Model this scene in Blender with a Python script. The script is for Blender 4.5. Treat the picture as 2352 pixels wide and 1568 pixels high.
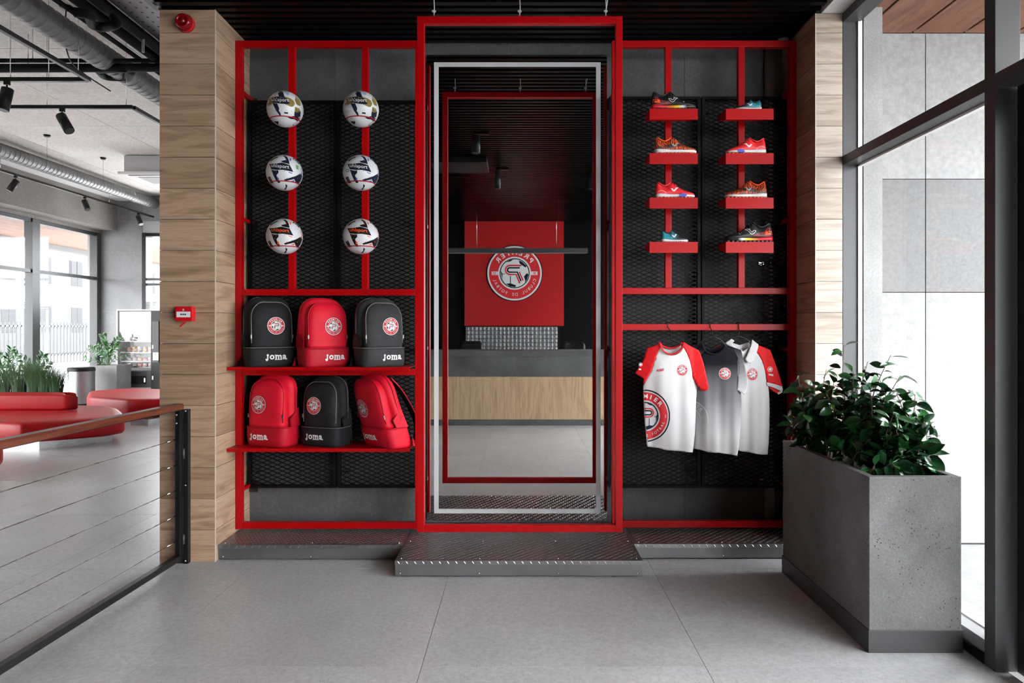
import bpy, bmesh, math, random
from math import sin, cos, pi, sqrt, atan2, radians
from mathutils import Vector, Matrix
from mathutils.geometry import delaunay_2d_cdt
from mathutils.bvhtree import BVHTree

for _o in list(bpy.data.objects):
    bpy.data.objects.remove(_o, do_unlink=True)
sc = bpy.context.scene
col = sc.collection
rnd = random.Random(7)

# ------------------------------------------------------------------ camera
H = 1.42            # eye height
FPX = 1590.0        # focal length in pixels of the 2352 px wide frame
VX, VY = 1198.0, 757.0   # vanishing point
HF = H * FPX
cam = bpy.data.cameras.new('camera')
camo = bpy.data.objects.new('camera', cam)
col.objects.link(camo)
camo.location = (0, 0, H)
camo.rotation_euler = (pi / 2, 0, 0)
cam.sensor_width = 36
cam.lens = FPX / 2352 * 36
cam.shift_x = -(VX - 1176) / 2352
cam.shift_y = -(784 - VY) / 2352
cam.clip_start = 0.05
cam.clip_end = 300
sc.camera = camo

# ------------------------------------------------------------------ world, exposure
w = bpy.data.worlds.new('world')
sc.world = w
w.use_nodes = True
bg = w.node_tree.nodes['Background']
bg.inputs[0].default_value = (0.96, 0.98, 1.0, 1)
bg.inputs[1].default_value = 12.0
sc.view_settings.view_transform = 'Standard'
sc.view_settings.look = 'None'
sc.view_settings.exposure = 0.7
sc.view_settings.gamma = 1.0
sc.view_settings.use_curve_mapping = False
sc.cycles.max_bounces = 7
sc.cycles.diffuse_bounces = 4
sc.cycles.glossy_bounces = 4
sc.cycles.transparent_max_bounces = 10
sc.cycles.sample_clamp_indirect = 6.0


def P(x, y, s):
    """photo position -> place in the room at the depth where eye height spans s px"""
    return Vector(((x - VX) * H / s, HF / s, H - (y - VY) * H / s))


def X_(x, s): return (x - VX) * H / s
def Z_(y, s): return H - (y - VY) * H / s
def Y_(s): return HF / s


YM = HF / 475.0     # mirror plane


def YV(s): return 2 * YM - HF / s     # true depth of something seen in the mirror


# ------------------------------------------------------------------ materials
MATS = {}


def mat(name, color, rough=0.5, metal=0.0, spec=0.5, coat=0.0, emit=None, estr=0.0):
    m = bpy.data.materials.new(name)
    m.use_nodes = True
    b = m.node_tree.nodes['Principled BSDF']
    b.inputs['Base Color'].default_value = (*color, 1)
    b.inputs['Roughness'].default_value = rough
    b.inputs['Metallic'].default_value = metal
    b.inputs['Specular IOR Level'].default_value = spec
    b.inputs['Coat Weight'].default_value = coat
    if emit:
        b.inputs['Emission Color'].default_value = (*emit, 1)
        b.inputs['Emission Strength'].default_value = estr
        m.cycles.emission_sampling = 'NONE'
    MATS[name] = m
    return m


def N(m, t, **kw):
    n = m.node_tree.nodes.new(t)
    for k, v in kw.items():
        setattr(n, k, v)
    return n


def L(m, a, b):
    m.node_tree.links.new(a, b)


def ramp(m, fac, stops):
    r = N(m, 'ShaderNodeValToRGB')
    els = r.color_ramp.elements
    while len(els) < len(stops):
        els.new(0.5)
    for e, (p, c) in zip(els, stops):
        e.position = p
        e.color = (*c, 1)
    L(m, fac, r.inputs[0])
    return r.outputs[0]


def coords(m, scale=(1, 1, 1), randomise=True):
    tc = N(m, 'ShaderNodeTexCoord')
    mp = N(m, 'ShaderNodeMapping')
    mp.inputs['Scale'].default_value = scale
    if randomise:
        oi = N(m, 'ShaderNodeObjectInfo')
        mu = N(m, 'ShaderNodeVectorMath', operation='SCALE')
        cx = N(m, 'ShaderNodeCombineXYZ')
        for i, k in enumerate((37.0, 53.0, 71.0)):
            mm = N(m, 'ShaderNodeMath', operation='MULTIPLY')
            mm.inputs[1].default_value = k
            L(m, oi.outputs['Random'], mm.inputs[0])
            L(m, mm.outputs[0], cx.inputs[i])
        ad = N(m, 'ShaderNodeVectorMath', operation='ADD')
        L(m, tc.outputs['Object'], ad.inputs[0])
        L(m, cx.outputs[0], ad.inputs[1])
        L(m, ad.outputs[0], mp.inputs[0])
    else:
        L(m, tc.outputs['Object'], mp.inputs[0])
    return mp.outputs[0]


def noise(m, vec, scale, detail=4, rough=0.55, dist=0.0):
    n = N(m, 'ShaderNodeTexNoise')
    n.inputs['Scale'].default_value = scale
    n.inputs['Detail'].default_value = detail
    n.inputs['Roughness'].default_value = rough
    n.inputs['Distortion'].default_value = dist
    L(m, vec, n.inputs['Vector'])
    return n.outputs['Fac']


def mixc(m, a, b, fac, blend='MIX'):
    x = N(m, 'ShaderNodeMix', data_type='RGBA', blend_type=blend)
    for sock, v in ((x.inputs[6], a), (x.inputs[7], b)):
        if isinstance(v, tuple):
            sock.default_value = (*v, 1)
        else:
            L(m, v, sock)
    if isinstance(fac, (int, float)):
        x.inputs[0].default_value = fac
    else:
        L(m, fac, x.inputs[0])
    return x.outputs[2]


def bump(m, height, strength=0.2, dist=0.01):
    b = N(m, 'ShaderNodeBump')
    b.inputs['Strength'].default_value = strength
    b.inputs['Distance'].default_value = dist
    L(m, height, b.inputs['Height'])
    L(m, b.outputs[0], m.node_tree.nodes['Principled BSDF'].inputs['Normal'])


def setcol(m, out):
    L(m, out, m.node_tree.nodes['Principled BSDF'].inputs['Base Color'])


def mottled(name, c0, c1, rough, scale=3.0, specks=None, white=None, bumps=0.0, metal=0.0, spec=0.5):
    """stone, concrete, tile: broad clouds, fine grain, optional dark pits and pale grains"""
    m = mat(name, c0, rough, metal, spec)
    v = coords(m)
    big = noise(m, v, scale, 6, 0.6)
    fine = noise(m, v, scale * 28, 3, 0.7)
    base = ramp(m, big, [(0.32, c0), (0.68, c1)])
    g = ramp(m, fine, [(0.3, (0.80, 0.80, 0.80)), (0.7, (1.12, 1.12, 1.12))])
    out = mixc(m, base, g, 1.0, 'MULTIPLY')
    pits = None
    if specks:
        sscale, thr, cc = specks
        vo = N(m, 'ShaderNodeTexVoronoi')
        vo.inputs['Scale'].default_value = sscale
        L(m, v, vo.inputs['Vector'])
        gate = noise(m, v, scale * 2.3, 2)
        s1 = ramp(m, vo.outputs['Distance'], [(thr * 0.6, (1, 1, 1)), (thr, (0, 0, 0))])
        s2 = ramp(m, gate, [(0.48, (0, 0, 0)), (0.60, (1, 1, 1))])
        pits = mixc(m, s1, s2, 1.0, 'MULTIPLY')
        out = mixc(m, out, cc, pits)
    if white:
        vo = N(m, 'ShaderNodeTexVoronoi')
        vo.inputs['Scale'].default_value = white[0]
        L(m, v, vo.inputs['Vector'])
        gate = noise(m, v, scale * 3.1, 2)
        s1 = ramp(m, vo.outputs['Distance'], [(white[1] * 0.6, (1, 1, 1)), (white[1], (0, 0, 0))])
        s2 = ramp(m, gate, [(0.52, (0, 0, 0)), (0.60, (1, 1, 1))])
        out = mixc(m, out, white[2], mixc(m, s1, s2, 1.0, 'MULTIPLY'))
    setcol(m, out)
    if bumps:
        bump(m, fine, bumps, 0.003)
    return m


def wood(name, c0, c1, c2, along='X', rough=0.45, fine=1.0):
    m = mat(name, c0, rough)
    sc_ = {'X': (0.9, 6.0, 9.0), 'Y': (6.0, 0.9, 9.0), 'Z': (9.0, 6.0, 0.9)}[along]
    v = coords(m, sc_)
    n1 = noise(m, v, 1.6, 5, 0.62, 1.4)
    v2 = coords(m, tuple(a * b for a, b in zip(sc_, {'X': (1, 5, 5), 'Y': (5, 1, 5), 'Z': (5, 5, 1)}[along])))
    n2 = noise(m, v2, 2.2 * fine, 4, 0.7, 0.6)
    base = ramp(m, n1, [(0.28, c2), (0.45, c0), (0.55, c1), (0.72, c0)])
    streak = ramp(m, n2, [(0.28, (0.74, 0.72, 0.70)), (0.48, (1.0, 1.0, 1.0)), (0.75, (1.08, 1.07, 1.06))])
    oi = N(m, 'ShaderNodeObjectInfo')
    tint = ramp(m, oi.outputs['Random'], [(0.0, (0.86, 0.83, 0.80)), (1.0, (1.12, 1.12, 1.14))])
    out = mixc(m, mixc(m, base, streak, 1.0, 'MULTIPLY'), tint, 1.0, 'MULTIPLY')
    setcol(m, out)
    bump(m, n2, 0.08, 0.002)
    return m


def fabric(name, c, rough=0.75, var=0.12, spec=0.25):
    m = mat(name, c, rough, 0, spec)
    v = coords(m)
    n1 = noise(m, v, 9, 4, 0.6, 0.8)
    n2 = noise(m, v, 420, 2, 0.6)
    lo = tuple(x * (1 - var) for x in c)
    hi = tuple(min(1, x * (1 + var)) for x in c)
    setcol(m, ramp(m, n1, [(0.3, lo), (0.7, hi)]))
    bump(m, mixc(m, n1, n2, 0.25), 0.35, 0.006)
    return m


def brushed(name, c, rough, axis=2, k=60, metal=1.0):
    m = mat(name, c, rough, metal)
    scv = [3, 3, 3]
    scv[axis] = k
    v = coords(m, tuple(scv))
    n = noise(m, v, 4, 3, 0.6)
    L(m, ramp(m, n, [(0.3, (rough * 0.8,) * 3), (0.7, (rough * 1.25,) * 3)]), m.node_tree.nodes['Principled BSDF'].inputs['Roughness'])
    big = noise(m, coords(m), 2.5, 3)
    setcol(m, ramp(m, big, [(0.35, tuple(x * 0.82 for x in c)), (0.65, c)]))
    return m


RED = (0.37, 0.0007, 0.0026)
red_steel = mat('red_powder_coat', RED, 0.36, 0, 0.20)
red_plain = mat('red_board', (0.33, 0.006, 0.008), 0.35)
floor_tile = mottled('floor_tile_grey', (0.43, 0.436, 0.442), (0.54, 0.547, 0.555), 0.30, 1.6, (55, 0.16, (0.13, 0.13, 0.13)), (70, 0.10, (0.65, 0.65, 0.65)))
grout = mat('grout', (0.42, 0.42, 0.42), 0.8)
wall_tile = mottled('wall_tile_dark_concrete', (0.075, 0.075, 0.076), (0.12, 0.12, 0.12), 0.6, 2.2, (38, 0.13, (0.02, 0.02, 0.02)), (40, 0.06, (0.4, 0.4, 0.4)), spec=.2)
lobby_tile = mottled('lobby_tile', (0.20, 0.20, 0.205), (0.26, 0.26, 0.265), 0.5, 1.5)
concrete_ceiling = mottled('lobby_ceiling_concrete', (0.56, 0.53, 0.49), (0.70, 0.67, 0.64), 0.8, 0.8)
concrete_beam = mottled('beam_concrete', (0.17, 0.153, 0.138), (0.23, 0.212, 0.195), 0.8, 1.2, (30, 0.1, (0.1, 0.1, 0.1)))
concrete_raw = mottled('raw_concrete', (0.36, 0.36, 0.36), (0.55, 0.55, 0.54), 0.85, 5.0, None, None, 0.6)
planter_conc = mottled('planter_concrete', (0.115, 0.115, 0.115), (0.18, 0.18, 0.18), 0.65, 3.2, (60, 0.22, (0.025, 0.025, 0.025)), (55, 0.10, (0.45, 0.45, 0.45)), 0.3, 0, .25)
oak = wood('oak_plank', (0.355, 0.232, 0.149), (0.435, 0.303, 0.205), (0.22, 0.141, 0.09), 'X')
oak_y = wood('oak_plank_side', (0.36, 0.242, 0.16), (0.43, 0.31, 0.215), (0.21, 0.138, 0.095), 'Y')
oak_lit = wood('oak_plank_lit', (0.37, 0.305, 0.25), (0.44, 0.38, 0.32), (0.26, 0.21, 0.165), 'X')  # paler copy of the oak: daylight from the glazing put into the colour
oak_front = wood('counter_oak', (0.40, 0.27, 0.16), (0.47, 0.33, 0.20), (0.30, 0.19, 0.11), 'Z')
handrail_wood = wood('handrail_mahogany', (0.10, 0.025, 0.012), (0.15, 0.04, 0.02), (0.05, 0.012, 0.006), 'Y', 0.35)
soffit_wood = wood('soffit_plank', (0.15, 0.055, 0.027), (0.19, 0.075, 0.038), (0.09, 0.03, 0.014), 'Y', 0.5)
black_metal = mat('black_metal', (0.010, 0.010, 0.011), 0.38)
black_satin = mat('black_satin', (0.010, 0.010, 0.010), 0.32, 0, 0.25)
slat_black = mat('slat_black', (0.0025, 0.0025, 0.0025), 0.30, 0, 0.12)
mesh_black = mat('mesh_black', (0.004, 0.004, 0.004), 0.5, 0, 0.12)
frame_grey = mat('window_frame_graphite', (0.042, 0.043, 0.045), 0.42)
dark_grey = mat('dark_grey_metal', (0.045, 0.045, 0.047), 0.4)
steel_dark = brushed('tread_steel', (0.27, 0.27, 0.273), 0.38, 0, 30, 0.88)
steel = brushed('brushed_steel', (0.55, 0.55, 0.56), 0.28, 2, 80)
steel_riser = brushed('riser_steel', (0.20, 0.20, 0.203), 0.36, 0, 20, 0.6)
chrome = mat('chrome', (0.75, 0.75, 0.75), 0.18, 1.0)
galv = mat('galvanised_duct', (0.22, 0.22, 0.22), 0.55, 0.85)
tread_bright = mat('tread_lozenge', (0.33, 0.33, 0.33), 0.42, 0.75)
cable_m = mat('steel_cable', (0.52, 0.52, 0.52), 0.45, 0.2)
bin_steel = brushed('bin_steel', (0.30, 0.30, 0.305), 0.36, 2, 40)
planter_pale = mottled('planter_pale', (0.26, 0.26, 0.255), (0.34, 0.34, 0.335), 0.7, 4.0, (40, 0.2, (0.1, 0.1, 0.1)))
white_paint = mat('white_paint', (0.75, 0.75, 0.75), 0.55)
frost = mat('frosted_band', (0.58, 0.60, 0.61), 0.8, 0, 0.1)
mirror_m = mat('mirror_silver', (0.80, 0.82, 0.82), 0.0, 1.0)
black_wall = mat('black_wall', (0.003, 0.003, 0.003), 0.5, 0, 0.06)
rubber = mat('rubber', (0.012, 0.012, 0.012), 0.7)
insul = mat('pipe_insulation', (0.010, 0.010, 0.010), 0.6, 0, 0.12)
pvc = mat('grey_pvc', (0.22, 0.22, 0.22), 0.45)
red_leather = fabric('red_leatherette', (0.37, 0.004, 0.008), 0.42, 0.06, 0.22)
plastic_red = mat('red_plastic', (0.55, 0.006, 0.012), 0.28)
white_print = mat('white_print', (0.72, 0.72, 0.72), 0.6)
red_print = mat('red_print', (0.52, 0.006, 0.012), 0.6)
navy_print = mat('navy_print', (0.010, 0.012, 0.026), 0.6, 0, 0.12)
black_print = mat('black_print', (0.007, 0.007, 0.008), 0.55, 0, 0.12)
gold_print = mat('gold_print', (0.21, 0.155, 0.04), 0.4, 0, 0.3)
blue_print = mat('blue_print', (0.03, 0.09, 0.33), 0.45)
orange_print = mat('orange_print', (0.85, 0.09, 0.012), 0.45)
soil = mottled('soil', (0.012, 0.009, 0.007), (0.03, 0.022, 0.016), 0.95, 20)
ext_white = mottled('facade_panel_white', (0.232, 0.232, 0.232), (0.248, 0.248, 0.248), 0.6, 1.0)
ext_grey = mottled('facade_panel_grey', (0.112, 0.112, 0.114), (0.135, 0.135, 0.136), 0.6, 1.4)
ext_ground = mottled('granite_paving', (0.26, 0.26, 0.26), (0.33, 0.33, 0.33), 0.7, 8.0, (90, 0.2, (0.15, 0.15, 0.15)))
facade_far = mat('far_facade', (0.125, 0.125, 0.127), 0.9, 0, 0.1)
facade_far2 = mat('far_facade_grey', (0.085, 0.085, 0.087), 0.9, 0, 0.1)
window_far = mat('far_window', (0.06, 0.06, 0.063), 0.9, 0, 0.1)

glass = bpy.data.materials.new('clear_glass')
glass.use_nodes = True
_nt = glass.node_tree
_nt.nodes.clear()
_out = _nt.nodes.new('ShaderNodeOutputMaterial')
_mix = _nt.nodes.new('ShaderNodeMixShader')
_tr = _nt.nodes.new('ShaderNodeBsdfTransparent')
_tr.inputs[0].default_value = (0.985, 0.99, 0.99, 1)
_gl = _nt.nodes.new('ShaderNodeBsdfGlossy')
_gl.inputs['Roughness'].default_value = 0.0
_lw = _nt.nodes.new('ShaderNodeLayerWeight')
_pw = _nt.nodes.new('ShaderNodeMath')
_pw.operation = 'POWER'
_pw.inputs[1].default_value = 12.0
_ma = _nt.nodes.new('ShaderNodeMath')
_ma.operation = 'MULTIPLY_ADD'
_ma.inputs[1].default_value = 0.90
_ma.inputs[2].default_value = 0.035
_nt.links.new(_lw.outputs['Facing'], _pw.inputs[0])
_nt.links.new(_pw.outputs[0], _ma.inputs[0])
_nt.links.new(_ma.outputs[0], _mix.inputs[0])
_nt.links.new(_tr.outputs[0], _mix.inputs[1])
_nt.links.new(_gl.outputs[0], _mix.inputs[2])
_nt.links.new(_mix.outputs[0], _out.inputs[0])


# ------------------------------------------------------------------ geometry helpers
class MB:
    def __init__(self):
        self.v, self.f, self.m, self.s = [], [], [], []

    def add(self, verts, faces, mi=0, smooth=False):
        o = len(self.v)
        self.v += [tuple(p) for p in verts]
        for fc in faces:
            self.f.append(tuple(i + o for i in fc))
            self.m.append(mi)
            self.s.append(smooth)
        return self

    def box(self, x0, x1, y0, y1, z0, z1, mi=0):
        if x0 > x1: x0, x1 = x1, x0
        if y0 > y1: y0, y1 = y1, y0
        if z0 > z1: z0, z1 = z1, z0
        vs = [(x0, y0, z0), (x1, y0, z0), (x1, y1, z0), (x0, y1, z0), (x0, y0, z1), (x1, y0, z1), (x1, y1, z1), (x0, y1, z1)]
        return self.add(vs, [(0, 3, 2, 1), (4, 5, 6, 7), (0, 1, 5, 4), (1, 2, 6, 5), (2, 3, 7, 6), (3, 0, 4, 7)], mi)

    def bar(self, p, q, wdt, dep, mi=0, up=(0, 1, 0)):
        """square bar from p to q; dep measured along up"""
        p, q = Vector(p), Vector(q)
        d = (q - p).normalized()
        u = Vector(up)
        sdir = d.cross(u)
        if sdir.length < 1e-6:
            u = Vector((1, 0, 0))
            sdir = d.cross(u)
        sdir.normalize()
        u = sdir.cross(d).normalized()
        a, b = sdir * wdt / 2, u * dep / 2
        vs = [p - a - b, p + a - b, p + a + b, p - a + b, q - a - b, q + a - b, q + a + b, q - a + b]
        return self.add(vs, [(0, 1, 2, 3), (7, 6, 5, 4), (0, 4, 5, 1), (1, 5, 6, 2), (2, 6, 7, 3), (3, 7, 4, 0)], mi)

    def tube(self, path, r, n=8, mi=0, closed=False, caps=True, flat=1.0):
        pts = [Vector(p) for p in path]
        k = len(pts)
        rs = r if isinstance(r, (list, tuple)) else [r] * k
        tang = []
        for i in range(k):
            a = pts[(i - 1) % k] if (closed or i > 0) else pts[i]
            b = pts[(i + 1) % k] if (closed or i < k - 1) else pts[i]
            t = (b - a)
            tang.append(t.normalized() if t.length > 1e-9 else Vector((0, 0, 1)))
        u = tang[0].orthogonal().normalized()
        vs = []
        for i in range(k):
            t = tang[i]
            u = (u - t * u.dot(t))
            u = u.normalized() if u.length > 1e-6 else t.orthogonal().normalized()
            b = t.cross(u)
            for j in range(n):
                a = 2 * pi * j / n
                vs.append(pts[i] + (u * cos(a) + b * sin(a) * flat) * rs[i])
        fs = []
        for i in range(k if closed else k - 1):
            i2 = (i + 1) % k
            for j in range(n):
                j2 = (j + 1) % n
                fs.append((i * n + j, i * n + j2, i2 * n + j2, i2 * n + j))
        self.add(vs, fs, mi, True)
        if caps and not closed:
            self.add(vs[:n], [tuple(reversed(range(n)))], mi)
            self.add(vs[-n:], [tuple(range(n))], mi)
        return self

    def cyl(self, p, q, r, n=16, mi=0, r2=None):
        return self.tube([p, q], [r, r if r2 is None else r2], n, mi)

    def lathe(self, prof, c=(0, 0, 0), n=24, mi=0, axis='Z', smooth=True):
        vs, fs = [], []
        for r, z in prof:
            for j in range(n):
                a = 2 * pi * j / n
                if axis == 'Z':
                    vs.append((c[0] + r * cos(a), c[1] + r * sin(a), c[2] + z))
                elif axis == 'Y':
                    vs.append((c[0] + r * cos(a), c[1] + z, c[2] + r * sin(a)))
                else:
                    vs.append((c[0] + z, c[1] + r * cos(a), c[2] + r * sin(a)))
        for i in range(len(prof) - 1):
            for j in range(n):
                j2 = (j + 1) % n
                fs.append((i * n + j, i * n + j2, (i + 1) * n + j2, (i + 1) * n + j))
        return self.add(vs, fs, mi, smooth)

    def sphere(self, c, r, n=16, mi=0, sz=1.0):
        k = max(4, n // 2)
        prof = [(r * sin(pi * i / k), -r * sz * cos(pi * i / k)) for i in range(k + 1)]
        return self.lathe(prof, c, n, mi)

    def loft(self, secs, mi=0, closed=True, cap=True, smooth=True):
        n = len(secs[0])
        vs = [p for s_ in secs for p in s_]
        fs = []
        for i in range(len(secs) - 1):
            for j in range(n if closed else n - 1):
                j2 = (j + 1) % n
                fs.append((i * n + j, i * n + j2, (i + 1) * n + j2, (i + 1) * n + j))
        if cap:
            fs.append(tuple(reversed(range(n))))
            fs.append(tuple(range((len(secs) - 1) * n, len(secs) * n)))
        return self.add(vs, fs, mi, smooth)

    def prism(self, poly, fn, t0, t1, mi=0):
        """poly: 2-D outline; fn(u, v, t) -> point; extruded from t0 to t1"""
        n = len(poly)
        vs = [fn(u, v, t0) for u, v in poly] + [fn(u, v, t1) for u, v in poly]
        fs = [tuple(range(n)), tuple(reversed(range(n, 2 * n)))]
        for i in range(n):
            j = (i + 1) % n
            fs.append((i, i + n, j + n, j))
        return self.add(vs, fs, mi)

    def build(self, name, mats, parent=None, kind=None, world=True, bevel=0.0, fix=True):
        me = bpy.data.meshes.new(name)
        vs = self.v
        if parent is not None and world:
            o = parent.get('_o', None)
            base = Vector(parent.location)
            q = parent.parent
            while q is not None:
                base += Vector(q.location)
                q = q.parent
            vs = [tuple(Vector(p) - base) for p in vs]
        me.from_pydata(vs, [], self.f)
        for mm in (mats if isinstance(mats, (list, tuple)) else [mats]):
            me.materials.append(mm)
        me.polygons.foreach_set('material_index', self.m)
        me.polygons.foreach_set('use_smooth', self.s)
        if fix:
            b = bmesh.new()
            b.from_mesh(me)
            bmesh.ops.remove_doubles(b, verts=b.verts, dist=1e-5)
            bmesh.ops.recalc_face_normals(b, faces=b.faces)
            if bevel:
                bmesh.ops.bevel(b, geom=[e for e in b.edges if e.calc_face_angle(0) > 0.6], offset=bevel, segments=2, affect='EDGES', profile=0.6)
            b.to_mesh(me)
            b.free()
        me.update()
        o = bpy.data.objects.new(name, me)
        col.objects.link(o)
        if parent is not None:
            o.parent = parent
        if kind:
            o['kind'] = kind
        return o


def tag(o, label, cat, group=None, kind=None):
    o['label'] = label
    o['category'] = cat
    if group:
        o['group'] = group
    if kind:
        o['kind'] = kind
    return o


def thing(name, label, cat, loc=(0, 0, 0), group=None, kind=None, rot=(0, 0, 0)):
    o = bpy.data.objects.new(name, None)
    o.empty_display_size = 0.05
    col.objects.link(o)
    o.location = loc
    o.rotation_euler = rot
    return tag(o, label, cat, group, kind)


def inst(o, name, parent, loc=(0, 0, 0), rot=None, scale=None):
    c = bpy.data.objects.new(name, o.data)
    col.objects.link(c)
    c.parent = parent
    c.location = loc
    if rot is not None:
        c.rotation_euler = rot
    if scale is not None:
        c.scale = scale
    return c


def struct(name, mb, m, label, cat, parent=None, **kw):
    o = mb.build(name, m, parent, **kw)
    return tag(o, label, cat, None, 'structure')


def cdt(poly, cell):
    """triangulate an outline with inner grid points"""
    xs = [p[0] for p in poly]
    ys = [p[1] for p in poly]
    ring = []
    n = len(poly)
    for i in range(n):
        a, b = poly[i], poly[(i + 1) % n]
        d = math.hypot(b[0] - a[0], b[1] - a[1])
        k = max(1, int(round(d / cell)))
        for j in range(k):
            t = j / k
            ring.append((a[0] + (b[0] - a[0]) * t, a[1] + (b[1] - a[1]) * t))
    pts = [Vector(p) for p in ring]
    edges = [(i, (i + 1) % len(ring)) for i in range(len(ring))]

    def inside(x, y):
        c = False
        j = len(ring) - 1
        for i in range(len(ring)):
            xi, yi = ring[i]
            xj, yj = ring[j]
            if (yi > y) != (yj > y) and x < (xj - xi) * (y - yi) / (yj - yi) + xi:
                c = not c
            j = i
        return c
    y = min(ys) + cell * 0.5
    row = 0
    while y < max(ys):
        x = min(xs) + cell * (0.5 if row % 2 else 0.15)
        while x < max(xs):
            if inside(x, y):
                dmin = min((x - q[0]) ** 2 + (y - q[1]) ** 2 for q in ring)
                if dmin > (cell * 0.45) ** 2:
                    pts.append(Vector((x, y)))
            x += cell
        y += cell * 0.87
        row += 1
    v, e, f, *_ = delaunay_2d_cdt(pts, edges, [list(range(len(ring)))], 1, 1e-7)
    return [(p.x, p.y) for p in v], [tuple(q) for q in f]


def spline(pts, k=6, closed=False):
    n = len(pts)
    out = []
    rng = range(n if closed else n - 1)
    for i in rng:
        def g(j):
            return Vector(pts[j % n]) if closed else Vector(pts[max(0, min(n - 1, j))])
        p0, p1, p2, p3 = g(i - 1), g(i), g(i + 1), g(i + 2)
        for j in range(k):
            t = j / k
            out.append(tuple(0.5 * ((2 * p1) + (p2 - p0) * t + (2 * p0 - 5 * p1 + 4 * p2 - p3) * t * t + (3 * p1 - p0 - 3 * p2 + p3) * t ** 3)))
    if not closed:
        out.append(tuple(pts[-1]))
    return out


# ---- flat shapes for prints: (verts2d, faces, material index, layer)
_tc = {}


def text2d(s, size=1.0, bold=0.0, mi=0, layer=3, space=1.0, shear=0.0):
    key = (s, bold, space, shear)
    if key not in _tc:
        cu = bpy.data.curves.new('t', 'FONT')
        cu.body = s
        cu.size = 1.0
        cu.offset = bold
        cu.resolution_u = 3
        cu.space_character = space
        cu.shear = shear
        cu.align_x = 'CENTER'
        cu.align_y = 'CENTER'
        o = bpy.data.objects.new('t', cu)
        col.objects.link(o)
        dg = bpy.context.evaluated_depsgraph_get()
        me = o.evaluated_get(dg).to_mesh()
        _tc[key] = ([(v.co.x, v.co.y) for v in me.vertices], [tuple(p.vertices) for p in me.polygons])
        bpy.data.objects.remove(o, do_unlink=True)
        bpy.data.curves.remove(cu)
    v, f = _tc[key]
    if not v:
        return ([], [], mi, layer)
    x0, x1 = min(p[0] for p in v), max(p[0] for p in v)
    y0, y1 = min(p[1] for p in v), max(p[1] for p in v)
    return ([((p[0] - (x0 + x1) / 2) * size, (p[1] - (y0 + y1) / 2) * size) for p in v], f, mi, layer)


def xf(shape, dx=0, dy=0, rot=0, sx=1, sy=1):
    v, f, mi, la = shape
    c, s_ = cos(rot), sin(rot)
    return ([(dx + (x * sx) * c - (y * sy) * s_, dy + (x * sx) * s_ + (y * sy) * c) for x, y in v], f, mi, la)


def annulus(cx, cy, r0, r1, mi, layer, na=48, nr=2):
    v, f = [], []
    for i in range(nr + 1):
        r = r0 + (r1 - r0) * i / nr
        for j in range(na):
            a = 2 * pi * j / na
            v.append((cx + r * cos(a), cy + r * sin(a)))
    for i in range(nr):
        for j in range(na):
            j2 = (j + 1) % na
            f.append((i * na + j, i * na + j2, (i + 1) * na + j2, (i + 1) * na + j))
    return (v, f, mi, layer)


def pgon(poly, mi, layer, cell=0.12):
    v, f = cdt(poly, cell)
    return (v, f, mi, layer)


def stroke(path, wd, mi, layer, seg=9):
    v, f = [], []
    if seg < 9:
        fine_ = []
        for a, b in zip(path, path[1:]):
            k = max(1, int(math.hypot(b[0] - a[0], b[1] - a[1]) / seg))
            fine_ += [(a[0] + (b[0] - a[0]) * i / k, a[1] + (b[1] - a[1]) * i / k) for i in range(k)]
        path = fine_ + [path[-1]]
    n = len(path)
    for i in range(n):
        a = Vector(path[max(0, i - 1)])
        b = Vector(path[min(n - 1, i + 1)])
        d = (b - a).normalized()
        nn = Vector((-d.y, d.x)) * wd / 2
        p = Vector(path[i])
        v += [tuple(p + nn), tuple(p - nn)]
    for i in range(n - 1):
        f.append((2 * i, 2 * i + 1, 2 * i + 3, 2 * i + 2))
    return (v, f, mi, layer)


def arc_text(s, r, size, ang0, step, mi, layer, bottom=False, bold=0.0, sx=1.0):
    out = []
    n = len(s)
    for i, ch in enumerate(s):
        if ch == ' ':
            continue
        a = ang0 + step * (i - (n - 1) / 2)
        if not bottom:
            th = pi / 2 - a
            out.append(xf(text2d(ch, size, bold, mi, layer), r * cos(th), r * sin(th), -a, sx))
        else:
            th = -pi / 2 + a
            out.append(xf(text2d(ch, size, bold, mi, layer), r * cos(th), r * sin(th), a, sx))
    return out


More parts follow.
